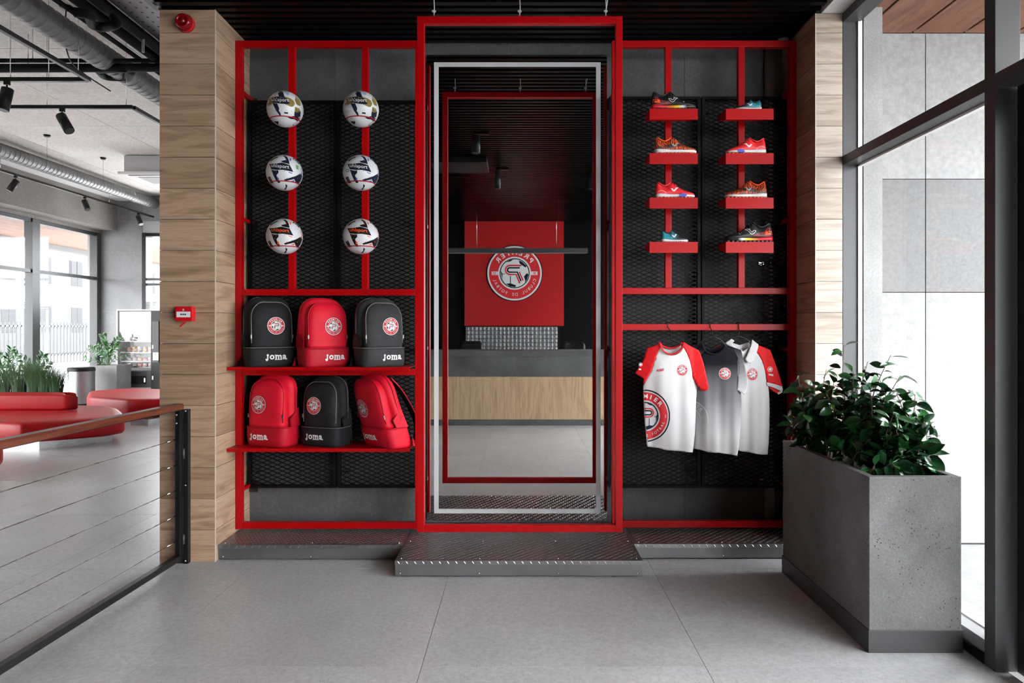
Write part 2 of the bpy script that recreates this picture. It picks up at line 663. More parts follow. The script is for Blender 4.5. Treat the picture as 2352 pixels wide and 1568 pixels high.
def badge_shapes(cell=.2, seg=9):
    """round club crest, radius 1; materials 0 white 1 red 2 navy/black"""
    S = [annulus(0, 0, 0.93, 1.03, 2, 0, 56, 1), annulus(0, 0, 0.0, 1.0, 0, 1, 56, 4), annulus(0, 0, 0.605, 0.94, 1, 2, 56, 2),
         annulus(0, 0, 0.0, 0.55, 2, 2, 40, 3), annulus(0, 0, 0.0, 0.515, 0, 3, 40, 3)]
    for q in ([(-.15, .47), (-.28, .42), (-.44, .27), (-.40, .21), (-.28, .29), (-.19, .35)],
              [(.32, -.385), (.15, -.37), (-.06, -.445), (-.02, -.51), (.17, -.485)],
              [(-.45, 0), (-.51, -.05), (-.46, -.22), (-.37, -.35), (-.385, -.25), (-.345, -.12)],
              [(.51, .08), (.45, 0), (.45, -.22), (.35, -.36), (.46, -.22)],
              [(.32, .4), (.17, .485), (.03, .51), (.16, .43)]):
        S.append(pgon(q, 2, 4, cell))
    S.append(stroke([(.154, -.10), (.154, -.38)], .03, 2, 4, seg))
    S.append(stroke([(.36, -.02), (.48, -.04)], .02, 2, 4, seg))
    arc = lambda cx, cy, r: [(cx + r * cos(a), cy + r * sin(a)) for a in [pi / 2 - pi * i / 8 for i in range(9)]]
    S.append(stroke([(-.25, .285)] + arc(.17, .12, .165) + [(-.055, -.045), (-.19, -.37)], .055, 1, 5, seg))
    S.append(stroke([(-.19, .2)] + arc(.18, .12, .08) + [(-.10, .04), (-.235, -.29)], .055, 2, 5, seg))
    S.append(stroke([(-.17, .05), (-.31, -.27)], .05, 1, 5, seg))
    for sx, tx in ((-1, '20'), (1, '23')):
        S.append(pgon([(sx * .57, -.065), (sx * .84, -.065), (sx * .84, .065), (sx * .57, .065)], 0, 3, 0.3))
        S.append(xf(text2d(tx, .12, 0.02, 1, 4), sx * .74, 0))
    S += arc_text('PREMIER', .77, .24, 0, 0.30, 0, 4, False, 0.025, 1.15)
    S += arc_text('CLUBUL DE FOTBAL', .775, .155, 0, 0.165, 0, 4, True, 0.0)
    return S


BADGE = badge_shapes()


def decal(name, shapes, proj, mats, parent, off=0.0012, eps=0.0005):
    """prints 2-D shapes on a surface; proj(u, v) -> (point, normal) or None, in the parent's space"""
    mb = MB()
    for v, f, mi, la in shapes:
        pts = []
        for u, t in v:
            r = proj(u, t)
            pts.append(None if r is None else Vector(r[0]) + Vector(r[1]) * (off + eps * la))
        idx = {}
        vs, fs = [], []
        for fc in f:
            if any(pts[i] is None for i in fc):
                continue
            g = []
            for i in fc:
                if i not in idx:
                    idx[i] = len(vs)
                    vs.append(pts[i])
                g.append(idx[i])
            fs.append(tuple(g))
        mb.add(vs, fs, mi, True)
    return mb.build(name, mats, parent, world=False, fix=False)


CREST_MATS = [white_print, red_print, navy_print]


def ray_proj(bvh, origin_fn, direction):
    d = Vector(direction)

    def pr(u, v):
        loc, nor, idx, dist = bvh.ray_cast(Vector(origin_fn(u, v)), d)
        if loc is None:
            return None
        if nor.dot(d) > 0:
            nor = -nor
        return loc, nor
    return pr


def bvh_of(o):
    me = o.data
    return BVHTree.FromPolygons([v.co.copy() for v in me.vertices], [tuple(p.vertices) for p in me.polygons])
# ================================================================== THE SETTING
XL, XR = -1.319 * H, 1.266 * H            # inner faces of the two oak columns
XLO = -1.561 * H                          # outer face of the left column
XW, XG = 1.384 * H, 1.455 * H             # right glazing: inner face of the frames, glass
YC = Y_(533)                              # front of the columns
YWALL = Y_(473.2)                         # tiled back wall
YREAR = -3.02
ZS = 2.38 * H                             # underside of the black slats
ZC = 3.05 * H                             # lobby ceiling
XLW = -6.44 * H                           # lobby window wall
YLB = Y_(150)                             # lobby end wall
TP = 1.197

# ---- floor
fl = struct('floor', MB().box(XLW - .3, XW + .06, YREAR - .2, YLB + .3, -.2, -.0035), grout, 'large-format light grey stone-look tile floor', 'floor')
tile_me = MB().box(.0012, TP - .0012, .0012, TP - .0012, -.0034, 0).build('tile', floor_tile, fl)
first = True
for i in range(-8, 3):
    for j in range(-5, 11):
        x = -.4217 + TP * i
        y = 2.921 + TP * j
        if x < XLW - 1.2 or y > YLB or y < YREAR - .6 or x > XW - .3 + 1:
            continue
        if x + TP > XW + .2:
            continue
        if first:
            tile_me.location = (x, y, 0)
            first = False
        else:
            inst(tile_me, 'tile', fl, (x, y, 0))
# cut tiles along the glazing
xe = -.4217 + TP * 1
while xe + TP <= XW + .2:
    xe += TP
cut = MB().box(.0012, XW - xe, .0012, TP - .0012, -.0034, 0).build('tile', floor_tile, fl)
for n_, j in enumerate(range(-5, 2)):
    if n_ == 0:
        cut.location = (xe, 2.921 + TP * j, 0)
    else:
        inst(cut, 'tile', fl, (xe, 2.921 + TP * j, 0))

# ---- tiled back wall
wb = struct('wall_back', MB().box(XLO, XG + .3, YWALL + .012, YWALL + .2, 0, ZC), grout, 'dark concrete-look tiled wall behind the display frames', 'wall')
tx = [X_(x, 473.2) for x in (371, 771, 1171.5, 1572, 1972)]
tz = [0.0, Z_(1031, 473.2), Z_(631, 473.2), Z_(231, 473.2), Z_(-170, 473.2)]
for a, b in zip(tx, tx[1:]):
    a, b = max(a, XL), min(b, XR)
    for c, d in zip(tz, tz[1:]):
        MB().box(a + .001, b - .001, YWALL, YWALL + .0118, c + .001, d - .001).build('tile', wall_tile, wb)

# ---- black slatted ceiling over the shop
ce = struct('ceiling', MB().box(XLO - .02, XG + .25, YREAR - .1, YWALL + .1, ZS + .10, ZS + .25), black_wall, 'black slatted metal ceiling over the shop area', 'ceiling')
sl = MB().box(-1.562 * H, 1.288 * H, -.022, .022, 0, .055).build('slat', slat_black, ce)
y = YWALL - .06
k = 0
while y > YREAR:
    if k == 0:
        sl.location = (0, y, ZS)
    else:
        inst(sl, 'slat', ce, (0, y, ZS))
    y -= .078
    k += 1
for x in (-1.2, 0.2, 1.4):
    MB().box(x - .015, x + .015, YREAR, YWALL, ZS + .055, ZS + .10).build('carrier_rail', black_metal, ce)

# ---- lobby ceiling, in cast panels
lc = struct('ceiling_lobby', MB().box(XLW - .3, XLO - .03, YREAR - .1, YLB + .2, ZC + .012, ZC + .25), mat('ceiling_joint', (.2, .19, .18), .9), 'pale exposed concrete ceiling of the lobby', 'ceiling')
xs_ = [XLW - .3, -7.6, -5.88, -4.05, XLO - .03]
ys_ = [YREAR - .1, -1.0, 1.7, 4.44, 7.17, 9.9, 12.6, YLB + .2]
for a, b in zip(xs_, xs_[1:]):
    for c, d in zip(ys_, ys_[1:]):
        MB().box(a + .004, b - .004, c + .004, d - .004, ZC, ZC + .0118).build('panel', concrete_ceiling, lc)

# ---- other walls
struct('wall_rear', MB().box(XLW - .3, XG + .3, YREAR - .2, YREAR, 0, ZC), black_wall, 'plain black wall behind the reception counter', 'wall')
struct('wall_lobby_right', MB().box(XLO, XLO + .1, YC + .02, YLB, 0, ZC), white_paint, 'lobby side wall behind the oak column', 'wall')
struct('wall_bulkhead', MB().box(XLO - .03, XLO + .02, YREAR, YC + .02, ZS - .0, ZC), dark_grey, 'dark fascia where the slatted ceiling ends at the lobby', 'wall')
wl = struct('wall_lobby_end', MB().box(XLW - .3, X_(327, 150), YLB + .012, YLB + .3, 0, ZC)
            .box(X_(327, 150), XLO, YLB + .012, YLB + .3, 2.48 * H, ZC).box(X_(520, 150), XLO, YLB + .012, YLB + .3, 0, 2.48 * H)
            .box(X_(327, 150), X_(520, 150), YLB + .012, YLB + .3, 0, .2 * H),
            grout, 'grey tiled end wall of the lobby', 'wall')
for r in range(8):
    z1 = 2.66 * H + .46 * H - .46 * H * r
    z0 = z1 - .46 * H
    if z1 < 0.02:
        break
    MB().box(XLW - .2, X_(231, 150), YLB, YLB + .0118, max(z0, 0) + .002, min(z1, ZC) - .002).build('tile', lobby_tile, wl)
    MB().box(X_(231, 150) + .004, X_(327, 150), YLB, YLB + .0118, max(z0, 0) + .002, min(z1, ZC) - .002).build('tile', lobby_tile, wl)
    if z0 > 2.3 * H:
        MB().box(X_(327, 150) + .004, X_(420, 150), YLB, YLB + .0118, max(z0, 2.48 * H) + .002, min(z1, ZC) - .002).build('tile', lobby_tile, wl)
struct('trim_beam', MB().box(XLW - .1, -6.19 * H, YREAR, YLB - .0, 2.513 * H, ZC - .001), concrete_beam, 'concrete beam above the lobby windows', 'beam')
struct('trim_bulkhead', MB().box(-6.19 * H, -5.99 * H, 2, YLB, ZC - .11, ZC - .002), white_paint, 'white cove strip between lobby ceiling and concrete beam', 'trim')
struct('wall_lobby_left', MB().box(XLW - .3, XLW, YREAR, 5.0, 0, ZC).box(XLW - .3, XLW, 5, YLB, 2.47 * H, ZC), concrete_beam, 'concrete side wall of the lobby around its windows', 'wall')
struct('trim_right_beam', MB().box(1.292 * H, XW, YREAR, YC + .5, 2.364 * H, 2.364 * H + .4), concrete_raw, 'rough pale concrete edge beam above the right glazing', 'beam')

# ---- oak columns
def column(name, x0, x1, label, side, fm, sm):
    c = thing(name, label, 'column', ((x0 + x1) / 2, YC, 0), None, 'structure')
    t = .012
    MB().box(x0 + t, x1 - t, YC + t, YWALL, 0, 2.379 * H).build('core', dark_grey, c)
    lines = [0.0] + [(1289.6 - (1216 - 71.3 * k)) / 533 * H for k in range(0, 17)] + [2.3785 * H]
    if side == -1:
        lines[-1] = 2.363 * H
    lines = sorted(q for q in lines if q <= lines[-1] + 1e-6)
    for a, b in zip(lines, lines[1:]):
        if b - a < .01:
            continue
        MB().box(x0 + .002, x1 - .002, YC, YC + t - .0005, a + .0014, b - .0014).build('plank', fm, c)
        xs = x1 if side == 1 else x0
        MB().box(xs - side * (t - .0005), xs, YC + .002, YWALL - .001, a + .0014, b - .0014).build('plank', sm, c)
    xs = x1 if side == 1 else x0
    MB().box(xs - side * .004, xs + side * .0006, YC - .0006, YC + .004, 0, lines[-1]).build('edge_trim', mat('edge_trim_' + name, (.6, .57, .52), .4), c)
    return c


column('column', XLO, XL, 'oak-plank clad column with red siren and call point, left of the racks', 1, oak, oak_y)
column('column', XR, XW, 'narrow oak-plank column beside the glazing, daylight painted into its front', -1, oak_lit, oak_y)

# ---- right glazing
wg = thing('window_1', 'tall graphite-framed glazing with glass door on the right', 'window', (XW, YC, 0), None, 'structure')
ML = [(YC, YC + .085), (Y_(786), Y_(768)), (1.62, 1.70), (.3, .37), (-1.25, -1.18), (-2.98, -2.9)]
for n_, (a, b) in enumerate(ML):
    MB().box(XW, XG + .004, a, b, 0, 2.364 * H - .001).build('mullion', frame_grey, wg, bevel=.002)
MB().box(XG + .028, 1.555 * H, YC, YC + .35, -.02, 2.39 * H).build('outer_jamb', mottled('jamb_grey', (.2, .2, .2), (.26, .26, .26), .6), wg)
for (a0, a1), (b0, b1) in zip(ML, ML[1:]):
    y0, y1 = b1, a0
    MB().box(XW, XG + .004, y0, y1, 1.7096 * H, 1.7487 * H).build('transom', frame_grey, wg, bevel=.002)
    MB().box(XW, XG + .004, y0, y1, 2.325 * H, 2.363 * H).build('head_rail', frame_grey, wg, bevel=.002)
    MB().box(XG - .004, XG + .008, y0 - .005, y1 + .005, 1.745 * H, 2.328 * H).build('pane', glass, wg)
    if (a0, a1) != ML[1]:
        MB().box(XW + .012, XG + .004, y0, y1, .0286 * H, .068 * H).build('bottom_rail', mat('sill_grey', (.32, .32, .325), .45), wg, bevel=.002)
        MB().box(XW, XG + .004, y0, y1, 0, .0286 * H).build('skirting', black_satin, wg)
        MB().box(XG - .004, XG + .008, y0 - .005, y1 + .005, .066 * H, 1.712 * H).build('pane', glass, wg)
for z0, z1 in ((.066 * H, 1.712 * H), (1.745 * H, 2.328 * H)):
    MB().box(XG - .012, XG + .012, YC - .012, YC, z0, z1).build('gasket', white_paint, wg)
MB().box(XG - .012, XG + .012, Y_(768), YC, .066 * H, .072 * H).build('gasket', white_paint, wg)
MB().box(XG - .012, XG + .012, Y_(768), YC, 1.701 * H, 1.7094 * H).build('gasket', white_paint, wg)
dr = thing('door_1', 'black-framed glass entrance door at the right edge', 'door', (XG, 2.2, 0), None, 'structure')
DX0, DX1 = 1.443 * H, 1.49 * H
MB().box(DX0, DX1, Y_(789) - .12, Y_(789), .005, 1.708 * H).build('stile', black_satin, dr, bevel=.002)
MB().box(DX0, DX1, 1.705, 1.705 + .12, .005, 1.708 * H).build('stile', black_satin, dr, bevel=.002)
MB().box(DX0, DX1, 1.825, Y_(789) - .12, .005, .12).build('bottom_rail', black_satin, dr, bevel=.002)
MB().box(DX0, DX1, 1.825, Y_(789) - .12, 1.708 * H - .12, 1.708 * H).build('top_rail', black_satin, dr, bevel=.002)
MB().box(DX0 + .02, DX0 + .03, 1.82, Y_(789) - .115, .115, 1.708 * H - .115).build('pane', glass, dr)
MB().tube([(DX0 - .05, 1.9, .8), (DX0 - .05, 1.9, 1.3)], .014, 10).tube([(DX0 + .01, 1.9, .85), (DX0 - .05, 1.9, .85)], .01, 8).tube([(DX0 + .01, 1.9, 1.25), (DX0 - .05, 1.9, 1.25)], .01, 8).build('handle', steel, dr)

# ---- outside, right: panelled facade, soffit, paving
ew = struct('wall_outside', MB().box(1.5 * H, 6.4, Y_(490) + .03, Y_(490) + .3, -.05, 2.42 * H), mat('facade_joint', (.02, .02, .02), .9), 'pale panelled outside wall seen through the right glazing', 'wall')
ex = [1.5 * H, X_(2126, 490), X_(2126, 490) + 1.2, X_(2126, 490) + 2.4, 6.4]
ez = [0, Z_(671, 490), Z_(411, 490), Z_(76, 490)]
for a, b in zip(ex, ex[1:]):
    for n_, (c, d) in enumerate(zip(ez, ez[1:])):
        MB().box(a + .003, b - .003, Y_(490), Y_(490) + .0295, c + .002, d - .003).build('panel', ext_grey if n_ == 1 else ext_white, ew)
so = struct('ceiling_soffit', MB().box(XG + .02, 4.7, YREAR - 1, Y_(490), 2.3908 * H + .03, 2.3908 * H + .3), black_wall, 'brown wood-plank soffit outside the right glazing', 'ceiling')
xx = X_(2095, 490) - .343 * 4
while xx < 4.6:
    if xx + .343 > XG + .03:
        MB().box(max(xx + .009, XG + .03), xx + .334, YREAR - 1, Y_(490) - .002, 2.3908 * H, 2.3908 * H + .029).build('plank', soffit_wood, so)
    xx += .343
struct('ground_outside_right', MB().box(XG + .03, 60, -60, Y_(490) + .3, -.3, -.012), ext_ground, 'pale granite paving outside the right glazing', 'ground')
struct('ground_outside_left', MB().box(-120, XLW - .3, -60, 120, -.3, -.15), mat('street_ground', (.24, .24, .24), .8), 'pale street ground outside the lobby windows', 'ground')

# ---- lobby windows, left
wn = thing('window_2', 'graphite-framed lobby windows to the street', 'window', (XLW, 12, 0), None, 'structure')
for a in (5.0, 8.2, 10.1, HF / ((75 - VX) / -6.44), YLB - .14):
    MB().box(XLW - .16, XLW, a, a + .2, 0, 2.467 * H).build('mullion', frame_grey, wn)
MB().box(XLW - .12, XLW - .02, 5.0, YLB, 1.755 * H, 1.80 * H).build('transom', frame_grey, wn)
MB().box(XLW - .12, XLW - .02, 5.0, YLB, 2.42 * H, 2.467 * H).build('head_rail', frame_grey, wn)
MB().box(XLW - .12, XLW - .02, 5.0, YLB, 0, .08 * H).build('bottom_rail', frame_grey, wn)
MB().box(XLW - .08, XLW - .07, 5.0, YLB, .07 * H, 2.43 * H).build('pane', glass, wn)
w3 = thing('window_3', 'dark-framed window in the lobby end wall above the machines', 'window', (X_(400, 150), YLB, 0), None, 'structure')
MB().box(X_(327, 150), X_(336, 150), YLB - .02, YLB + .25, .2 * H, 2.48 * H).build('frame_post', black_satin, w3)
MB().box(X_(336, 150), X_(520, 150), YLB, YLB + .2, 2.43 * H, 2.48 * H).build('head_rail', black_satin, w3)
for yy in (641, 653):
    MB().box(X_(336, 150), X_(520, 150), YLB, YLB + .1, Z_(yy + 2.5, 150), Z_(yy - 2.5, 150)).build('transom', frame_grey, w3)
MB().box(X_(336, 150), X_(520, 150), YLB + .12, YLB + .13, .2 * H, 2.44 * H).build('pane', glass, w3)
for q in range(4):
    MB().box(X_(340, 150), X_(366, 150) + .5, YLB + .2, YLB + .21, Z_(693 + q * 5 + 3, 150), Z_(693 + q * 5, 150)).build('louvre', white_paint, w3)
so2 = struct('ceiling_soffit_left', MB().box(XLW - 2.6, XLW - .17, 2, YLB + 8, 2.50 * H + .03, 2.5 * H + .3), white_paint, 'wood-plank soffit outside the lobby windows', 'ceiling')
for q in range(7):
    MB().box(XLW - .18 - .34 * (q + 1) + .008, XLW - .18 - .34 * q, 2, YLB + 8, 2.50 * H, 2.50 * H + .029).build('plank', soffit_wood, so2)
MB().box(XLW - 2.75, XLW - 2.58, 2, YLB + 8, 2.42 * H, 2.6 * H).build('fascia', frame_grey, so2)

# ---- street building, fence, poles beyond the lobby windows
bd = thing('apartment_building', 'pale apartment building across the street, seen through the lobby windows', 'building', (-30, 40, 0))
MB().box(-42, -30, 16, 90, -.15, 16).build('wall', facade_far, bd)
MB().box(-30.05, -29.9, 16, 90, -.1, 5.0).build('plinth_wall', facade_far2, bd)
wmb = MB().box(-.03, .05, 0, 1.25, 0, 1.75).build('window', facade_far2, bd, world=False)
pmb = MB().box(.051, .09, .06, .59, .06, 1.69).box(.051, .09, .66, 1.19, .06, 1.69).build('pane', window_far, wmb, world=False)
n_ = 0
for r in range(4):
    for c in range(22):
        p = (0.03, 18 - 40 + c * 3.1, 1.2 + r * 3.1)
        if n_ == 0:
            wmb.location = p
            pmb.location = (0, 0, 0)
        else:
            o = inst(wmb, 'window', bd, p)
            inst(pmb, 'pane', o)
        n_ += 1
fe = thing('street_fence', 'thin metal bar fence across the street', 'fence', (-22, 35, 0))
f_ = MB()
yy = 22.0
while yy < 56:
    f_.box(-22.02, -21.98, yy, yy + .05, -.15, 1.75)
    yy += .24
f_.build('bars', facade_far2, fe, 'stuff')
MB().box(-22.02, -21.98, 22, 56, 1.55, 1.62).build('rail', facade_far2, fe)
MB().box(-22.02, -21.98, 22, 56, .2, .27).build('rail', facade_far2, fe)
for yy, lab in ((24.4, 'orange striped pole outside the left lobby window'), (30.3, 'orange striped pole outside, right of the window mullion')):
    po = thing('street_pole', lab, 'pole', (-18.5, yy, -.15))
    MB().cyl((-18.5, yy, -.15), (-18.5, yy, 3.0), .09, 10).build('shaft', mat('orange_paint_' + str(yy), (.42, .14, .05), .6), po)
    MB().cyl((-18.5, yy, 3.0), (-18.5, yy, 3.06), .12, 10).build('cap', dark_grey, po)
# ================================================================== TREAD PLATFORMS
def platform(label, x0, x1, s):
    yf, yb, zt = Y_(s), YWALL - .002, .067 * H
    t = thing('tread_platform', label, 'platform', ((x0 + x1) / 2, (yf + yb) / 2, 0))
    MB().box(x0, x1, yf + .002, yb, zt - .004, zt).build('deck_plate', steel_dark, t)
    MB().box(x0, x1, yf - .002, yf + .002, zt - .024, zt).build('folded_lip', steel_dark, t)
    MB().box(x0 + .002, x1 - .002, yf + .0025, yf + .0055, .008, zt - .02).build('riser', steel_riser, t)
    MB().box(x0, x0 + .003, yf + .006, yb, .008, zt - .004).box(x1 - .003, x1, yf + .006, yb, .008, zt - .004).build('side_panel', steel_riser, t)
    for xf_ in (x0 + .05, (x0 + x1) / 2, x1 - .05):
        MB().box(xf_ - .02, xf_ + .02, yf + .02, yf + .06, 0, .01).build('foot', rubber, t)
    tr = MB()
    px, py = .0475, .031
    lz, lw, lh = .0135, .0036, .0024

    def loz(cx, cy, ang, front=False):
        c, s_ = cos(ang), sin(ang)
        pts = [(lz, 0), (lz * .35, lw), (-lz * .35, lw), (-lz, 0), (-lz * .35, -lw), (lz * .35, -lw)]
        vs = []
        for u, v in pts:
            a, b = u * c - v * s_, u * s_ + v * c
            vs.append((cx + a, cy + b, zt) if not front else (cx + a, yf - .002, cy + b))
        for u in (lz * .5, -lz * .5):
            a, b = u * c, u * s_
            vs.append((cx + a, cy + b, zt + lh) if not front else (cx + a, yf - .002 - lh, cy + b))
        tr.add(vs, [(0, 1, 6), (1, 2, 7, 6), (2, 3, 7), (3, 4, 7), (4, 5, 6, 7), (5, 0, 6)], 0, False)
    j = 0
    y = yf + .02
    while y < yb - .02:
        x = x0 + .016 + px * ((j * .31) % 1.0)
        k = 0
        while x < x1 - .015:
            loz(x, y, radians(28) if (j % 2) else radians(118))
            x += px
            k += 1
        y += py / 2
        j += 1
    x = x0 + .02
    while x < x1 - .012:
        loz(x, zt - .011, radians(50 if x0 < -1 else 130), True)
        x += px
    tr.build('tread_pattern', tread_bright, t, 'stuff', fix=False)
    rv = MB().sphere((0, 0, 0), .005, 8).build('rivet', chrome, t, world=False)
    k = 0
    spots = []
    n = max(2, int((x1 - x0) / .42))
    for i in range(n + 1):
        xx = x0 + .03 + (x1 - x0 - .06) * i / n
        spots += [(xx, yf + .001, .022), (xx, yf + .03, zt + .001), (xx, yf + .36, zt + .001)]
    base = Vector(t.location)
    for p in spots:
        if p[1] > yb - .02:
            continue
        if k == 0:
            rv.location = Vector(p) - base
        else:
            inst(rv, 'rivet', t, Vector(p) - base)
        k += 1
    return t


PX0, PX1 = X_(907, 568), X_(1476, 568)
platform('low chequer-plate steel platform under the bag rack, left of the mirror', XL + .002, PX0 - .003, 529)
platform('low chequer-plate steel platform in front of the mirror, standing furthest forward', PX0, PX1, 568)
platform('low chequer-plate steel platform under the shoe rack, beside the planter', PX1 + .003, XR - .002, 527)

# ================================================================== MESH PANELS
def mesh_panel(label, x0, x1, y0, y1):
    s = 481
    X0, X1, Z1, Z0, Y = X_(x0, s), X_(x1, s), Z_(y0, s), Z_(y1, s), Y_(s)
    t = thing('mesh_panel', label, 'mesh panel', ((X0 + X1) / 2, Y, Z0))
    e = .018
    for a in (X0, X1 - e):
        MB().box(a, a + e, Y - .006, Y + .03, Z0, Z1).build('edge_angle', mesh_black, t)
    for a in (Z0, Z1 - e):
        MB().box(X0 + e, X1 - e, Y - .006, Y + .03, a, a + e).build('edge_angle', mesh_black, t)
    a, b = 23 * H / s, 9.6 * H / s
    mb = MB()
    for sg in (1, -1):
        off = X0 - (Z1 - Z0) * a / b
        k = int((X1 - off + (Z1 - Z0) * a / b) / a) + 2
        for i in range(k):
            xs = off + i * a           # line x = xs + sg*(z-Z0)*a/b
            sl_ = sg * a / b
            za, zb = Z0, Z1
            # clip by x range
            zs = sorted([(X0 - xs) / sl_ + Z0, (X1 - xs) / sl_ + Z0])
            za, zb = max(za, zs[0]), min(zb, zs[1])
            if zb - za < .004:
                continue
            mb.bar((xs + (za - Z0) * sl_, Y + .006 + sg * .001, za), (xs + (zb - Z0) * sl_, Y + .006 + sg * .001, zb), .0062, .007)
    mb.build('mesh_sheet', mesh_black, t, 'stuff', fix=False)
    for xx in (X0 + .05, X1 - .05):
        for zz in (Z0 + .1, Z1 - .1):
            MB().cyl((xx, Y + .02, zz), (xx, YWALL - .001, zz), .008, 8).build('standoff', black_metal, t)
    return t


mesh_panel('black expanded-metal mesh panel nearest the left oak column', 570, 772, 231, 1120)
mesh_panel('black expanded-metal mesh panel between first panel and mirror', 776, 976, 231, 1120)
mesh_panel('black expanded-metal mesh panel just right of the mirror', 1400, 1608, 222, 1120)
mesh_panel('black expanded-metal mesh panel nearest the right oak column', 1612, 1813, 222, 1120)

# ================================================================== RED DISPLAY FRAMES
T = .0415
SF = 499
YF = Y_(SF)


def tubebox(a, b, c, d, e, f_):
    return MB().box(a, b, c, d, e, f_)


def wall_ties(t, xs):
    for x in xs:
        for yy in (205, 500, 803, 1128):
            z = Z_(yy, SF)
            MB().box(x - .011, x + .011, YF + T + .0005, YWALL - .012, z - .011, z + .011).build('wall_tie', red_steel, t)
            MB().box(x - .035, x + .035, YWALL - .012, YWALL - .004, z - .06, z + .02).build('tie_plate', black_metal, t)


lf = thing('display_rack', 'red steel rack with football rings and two bag shelves, left of the mirror', 'rack', (X_(750, SF), YF, .067 * H))
ZB, ZT = Z_(1215, SF), Z_(93, SF)
px_l = [545.5, 669.5, 838, 960.5]
xs_l = [X_(q, SF) for q in px_l]
xs_l[0] = max(xs_l[0], XL + T / 2 + .002)
for i in (0, 3):
    MB().box(xs_l[i] - T / 2, xs_l[i] + T / 2, YF, YF + T, ZB, ZT).build('post', red_steel, lf, bevel=.0025)
rails = [('rail', 100), ('rail', 671), ('rail', 854.5), ('rail', 1207)]
for nm, yy in rails:
    z = Z_(yy, SF)
    MB().box(xs_l[0] + T / 2, xs_l[3] - T / 2, YF + .0006, YF + T - .0006, z - T / 2, z + T / 2).build(nm, red_steel, lf, bevel=.0025)
for i in (1, 2):
    MB().box(xs_l[i] - T / 2, xs_l[i] + T / 2, YF + .0003, YF + T - .0003, Z_(671, SF) + T / 2, Z_(100, SF) - T / 2).build('post', red_steel, lf, bevel=.0025)
wall_ties(lf, (xs_l[0], xs_l[3]))
SHX0, SHX1, SHY0, SHY1 = -1.3185 * H + .002, -.5 * H, Y_(514), Y_(483)
SHZ = [.8327 * H, .469 * H]
for z in SHZ:
    sh = MB().box(SHX0, SHX1, SHY0, SHY1, z - .004, z).box(SHX0, SHX1, SHY0, SHY0 + .004, z - .021, z - .004)
    sh.build('shelf', red_steel, lf)
BR, SB = .112, 513
balls = []
for ci, bx in enumerate((653.5, 829)):
    for ri, by in enumerate((251, 397, 543)):
        c = P(bx + (1.5 if ri == 0 and ci == 0 else 0), by, SB)
        balls.append((ci, ri, c))
        rr = .80 * BR
        zc = c.z - .62 * BR
        mb = MB()
        mb.tube([(c.x + rr * cos(2 * pi * k / 32), c.y + rr * sin(2 * pi * k / 32), zc) for k in range(32)], .0032, 8, closed=True)
        mb.tube([(c.x, c.y + rr, zc), (c.x, YF + .001, zc - .004)], .0032, 8)
        mb.tube([(c.x + .018, c.y + rr - .002, zc), (c.x + .016, YF + .001, zc - .012)], .0028, 8)
        mb.build('ball_ring', red_steel, lf)

rf = thing('display_rack', 'red steel rack with eight shoe ledges and shirt rail, right of the mirror', 'rack', (X_(1620, SF), YF, .067 * H))
px_r = [1413, 1535.5, 1703.5, 1826]
xs_r = [X_(q, SF) for q in px_r]
xs_r[3] = min(xs_r[3], XR - T / 2 - .002)
ZB2 = Z_(1211.5, SF)
for i in (0, 3):
    MB().box(xs_r[i] - T / 2, xs_r[i] + T / 2, YF, YF + T, ZB2, ZT).build('post', red_steel, rf, bevel=.0025)
for yy in (100, 668, 751, 1204):
    z = Z_(yy, SF)
    MB().box(xs_r[0] + T / 2, xs_r[3] - T / 2, YF + .0006, YF + T - .0006, z - T / 2, z + T / 2).build('rail', red_steel, rf, bevel=.0025)
for i in (1, 2):
    MB().box(xs_r[i] - T / 2, xs_r[i] + T / 2, YF + .0003, YF + T - .0003, Z_(668, SF) + T / 2, Z_(100, SF) - T / 2).build('post', red_steel, rf, bevel=.0025)
wall_ties(rf, (xs_r[0], xs_r[3]))
SS, SSB = 518, 501
LEDGE = {}
for ci, (lx0, lx1) in enumerate(((1492, 1602.5), (1667, 1776.5))):
    for ri, ly in enumerate((250, 352, 454, 555.5)):
        x0, x1 = X_(lx0, SS), X_(lx1, SS)
        z1, z0 = Z_(ly, SS), Z_(ly + 25, SS)
        ya, yb = Y_(SS), YF - .0005
        zb = z1 - 10 * H / SS
        mb = MB().box(x0, x1, ya, yb, z1 - .003, z1).box(x0, x1, ya - .003, ya, z0, z1)
        for xx in (x0, x1 - .003):
            mb.prism([(ya, z0), (yb, zb), (yb, z1 - .003), (ya, z1 - .003)], lambda u, v, t: (t, u, v), xx, xx + .003)
        mb.box(x0, x1, yb - .003, yb, zb, z1 - .003)
        mb.build('shoe_ledge', red_steel, rf)
        LEDGE[(ci, ri)] = (x0, x1, ya, yb, z1)

